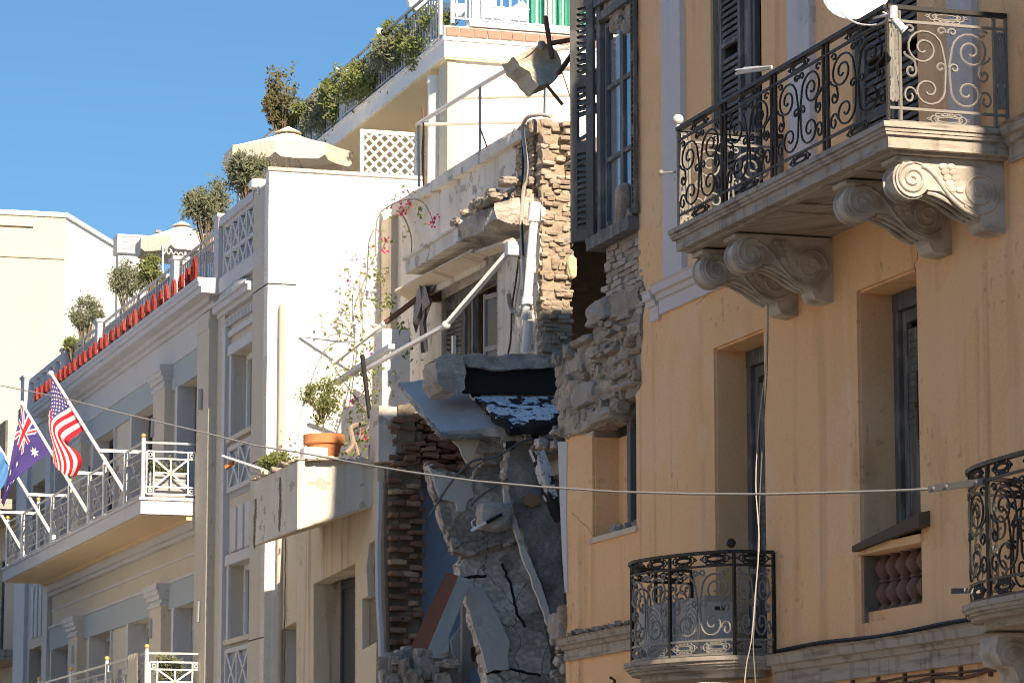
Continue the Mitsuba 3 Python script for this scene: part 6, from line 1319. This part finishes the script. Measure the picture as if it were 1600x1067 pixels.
for i, (px_, py_, yy, lab) in enumerate(((478, 186, 57.5, 'fifth from the near end'), (520, 160, 55.6, 'fourth from the near end'), (566, 124, 53.2, 'third from the near end'), (612, 92, 51.5, 'second from the near end'), (662, 54, 49.9, 'at the near end'))):
    a = at(px_, py_, Y=yy); bush('hedge_shrub', 'grey green shrub behind the upper terrace railing, ' + lab, 'shrub', a + (.02, 0, -.12), (.4, 1.15, .5), 3600, OLIVE if i % 2 else GREEN, 60 + i, (a[0] + .05, a[1], 14.18), L=.10, W=.045, clumps=22, group='shrubs behind the terrace railing')
bpx('terrace_shrub', 'dark shrub behind the railing right of the green sheet', 'shrub', 925, 948, -20, 24, 49.2, 500, OLIVE, 31, 14.4)
bush('balcony_shrub', 'grey green shrub in the planter of the long upper balcony', 'shrub', (11.2, 54.4, 8.0), (.36, .25, .2), 900, OLIVE, 40, (11.2, 54.4, 7.7))
bush('balcony_shrub', 'pale green shrub in the planter of the lower balcony', 'shrub', (11.2, 53.87, 4.68), (.32, .25, .27), 900, OLIVE, 41, (11.2, 53.87, 4.3))
# pot and bougainvillea on the ruined terrace
pc = at(506, 714, Y=44.4); pc[2] = 6.98
k = thing('flower_pot', 'large terracotta pot on the bay terrace of the ruined house', 'flower pot')
put(k, 'body', lathe([(.17, 0), (.255, .30)], pc, 24), TERRA, smooth=50); put(k, 'rim', lathe([(.25, .27), (.285, .275), (.29, .40), (.265, .405), (.255, .36)], pc, 24), TERRA, smooth=40); put(k, 'soil', lathe([(.25, .355), (.01, .36)], pc, 16), DARKMORTAR)
a = at(504, 622, Y=44.4)
bush('potted_shrub', 'airy green shrub growing in the terracotta pot', 'shrub', a, (.38, .35, .40), 1500, GREEN, 50, pc + (0, 0, .35), L=.06, W=.026, clumps=26, trunk=.02)
bpx('bay_shrub', 'bushy green plant hanging over the corner of the bay terrace', 'shrub', 406, 466, 706, 740, 46.4, 1300, GREEN, 51, 6.95, L=.075, W=.03)
solo('white_block', [bevel(*(lambda q: (q[0], q[0] + .34, q[1] - .15, q[1] + .1, 6.98, 7.17))(at(471, 700, Y=44.2)), .012)], WHITEPAINT, 'white block lying beside the terracotta pot', 'block')
q = [at(352, 714, Y=47.0), at(418, 736, Y=46.3)]
solo('loose_plank', [bar(q[0], q[1], .16, .025, (.3, 0, 1))], WHITEPAINT, 'white plank poking out past the corner of the bay terrace', 'plank'); solo('broken_slat', [bar(at(353, 731, Y=47.0), at(364, 722, Y=46.9), .06, .05)], TERRA, 'broken brown wood end under the tip of the white plank', 'wood scrap'); solo('broken_slat', [bar(at(394, 739, Y=46.6), at(420, 743, Y=46.4), .05, .03)], PALEPIPE, 'pale splintered wood end just left of the bay corner plant', 'wood scrap')
rg = np.random.default_rng(77)
k = thing('bougainvillea', 'straggling bougainvillea with magenta flowers climbing the white side wall', 'climbing plant')
S = [[(552, 708), (560, 690), (566, 660), (571, 640), (576, 600), (590, 560), (604, 530)], [(560, 690), (586, 650), (600, 620), (612, 580), (620, 545)], [(571, 640), (540, 600), (520, 570), (505, 545)], [(572, 560), (566, 500), (564, 460), (572, 430), (586, 400), (600, 370)], [(566, 500), (562, 450), (564, 420), (575, 400)],
     [(586, 400), (588, 350), (596, 330), (612, 320), (640, 312), (660, 316), (670, 330), (678, 352)], [(604, 530), (570, 505), (540, 505), (518, 520), (505, 550), (498, 580)], [(566, 500), (545, 492), (520, 500)], [(540, 505), (500, 500), (480, 498)], [(620, 330), (636, 350), (643, 380), (642, 410)], [(576, 600), (556, 625), (536, 640)], [(600, 620), (620, 640), (634, 610)]]
def bp(x, y): return at(x, y, X=13.5) if x > 609 and y < 500 else at(x, y, Y=48.9 if y < 520 and x < 600 else 46.8)
ms, pts, fl = [], [], []
for s in S:
    c = spl([bp(*q) for q in s], 5 * len(s)); ms.append(tube(c, np.linspace(.014, .006, len(c)), 5))
    for j in range(3 * len(s)): pts.append(c[rg.integers(len(c))] + rg.normal(size=3) * (.09, .05, .09))
for x, y, m, sp in ((618, 550, 120, 16), (600, 575, 70, 14), (630, 520, 40, 8), (575, 580, 40, 18), (560, 640, 70, 24), (530, 600, 40, 18), (590, 600, 50, 18), (600, 470, 30, 10), (590, 430, 36, 9), (548, 520, 24, 10), (560, 545, 20, 12), (540, 478, 12, 6), (546, 462, 9, 5), (538, 425, 6, 5), (605, 480, 20, 8), (655, 335, 14, 5), (538, 690, 60, 22), (566, 690, 40, 14)):
    for i in range(m): pts.append(bp(x, y) + rg.normal(size=3) * sp * 46 / FPX)
for x, y, m in ((628, 318, 16), (640, 316, 14), (634, 300, 8), (630, 330, 12), (675, 350, 14), (680, 340, 8), (603, 375, 6), (600, 392, 6), (548, 395, 5), (550, 403, 5), (546, 440, 5), (553, 628, 12), (566, 678, 14), (572, 690, 8), (624, 572, 5), (576, 545, 5), (613, 322, 6), (580, 385, 3)):
    for i in range(m): fl.append(bp(x, y) + rg.normal(size=3) * (.03, .03, .03))
put(k, 'stem', ms, TWIG); put(k, 'foliage', leaves(pts, (0, 0, .0), .085, .05, rg), GREEN); put(k, 'flowers', leaves(fl, (0, 0, .2), .055, .045, rg), MAGENTA, kind='stuff')
put(k, 'trunk', [tube(spl([at(540, 708, Y=45.4), at(552, 690, Y=45.5), at(548, 672, Y=45.6), at(562, 664, Y=45.8)], 12), .035, 6), tube(spl([at(560, 712, Y=45.4), at(556, 694, Y=45.5), at(546, 680, Y=45.6)], 8), .022, 6)], TWIG, smooth=50)
solo('low_pillar', [bevel(*(lambda q, w: (q[0], w[0], 46.6, 47.0, 6.9, q[2]))(at(598, 513, Y=46.6), at(641, 513, Y=46.6)), .015)], WHITEW, 'low white pillar on the terrace behind the bougainvillea', 'pillar')
for i in range(12):
    x = rg.uniform(530, 580); c = at(x, 710, Y=44.3); c[2] = 7.0 + rg.uniform(0, .04)
    scene_k = put(RH, 'rubble', shard(c, rg.uniform(.03, .09, 3), 1300 + i), [MORTAR, OLDWHITE, TERRA][i % 3])
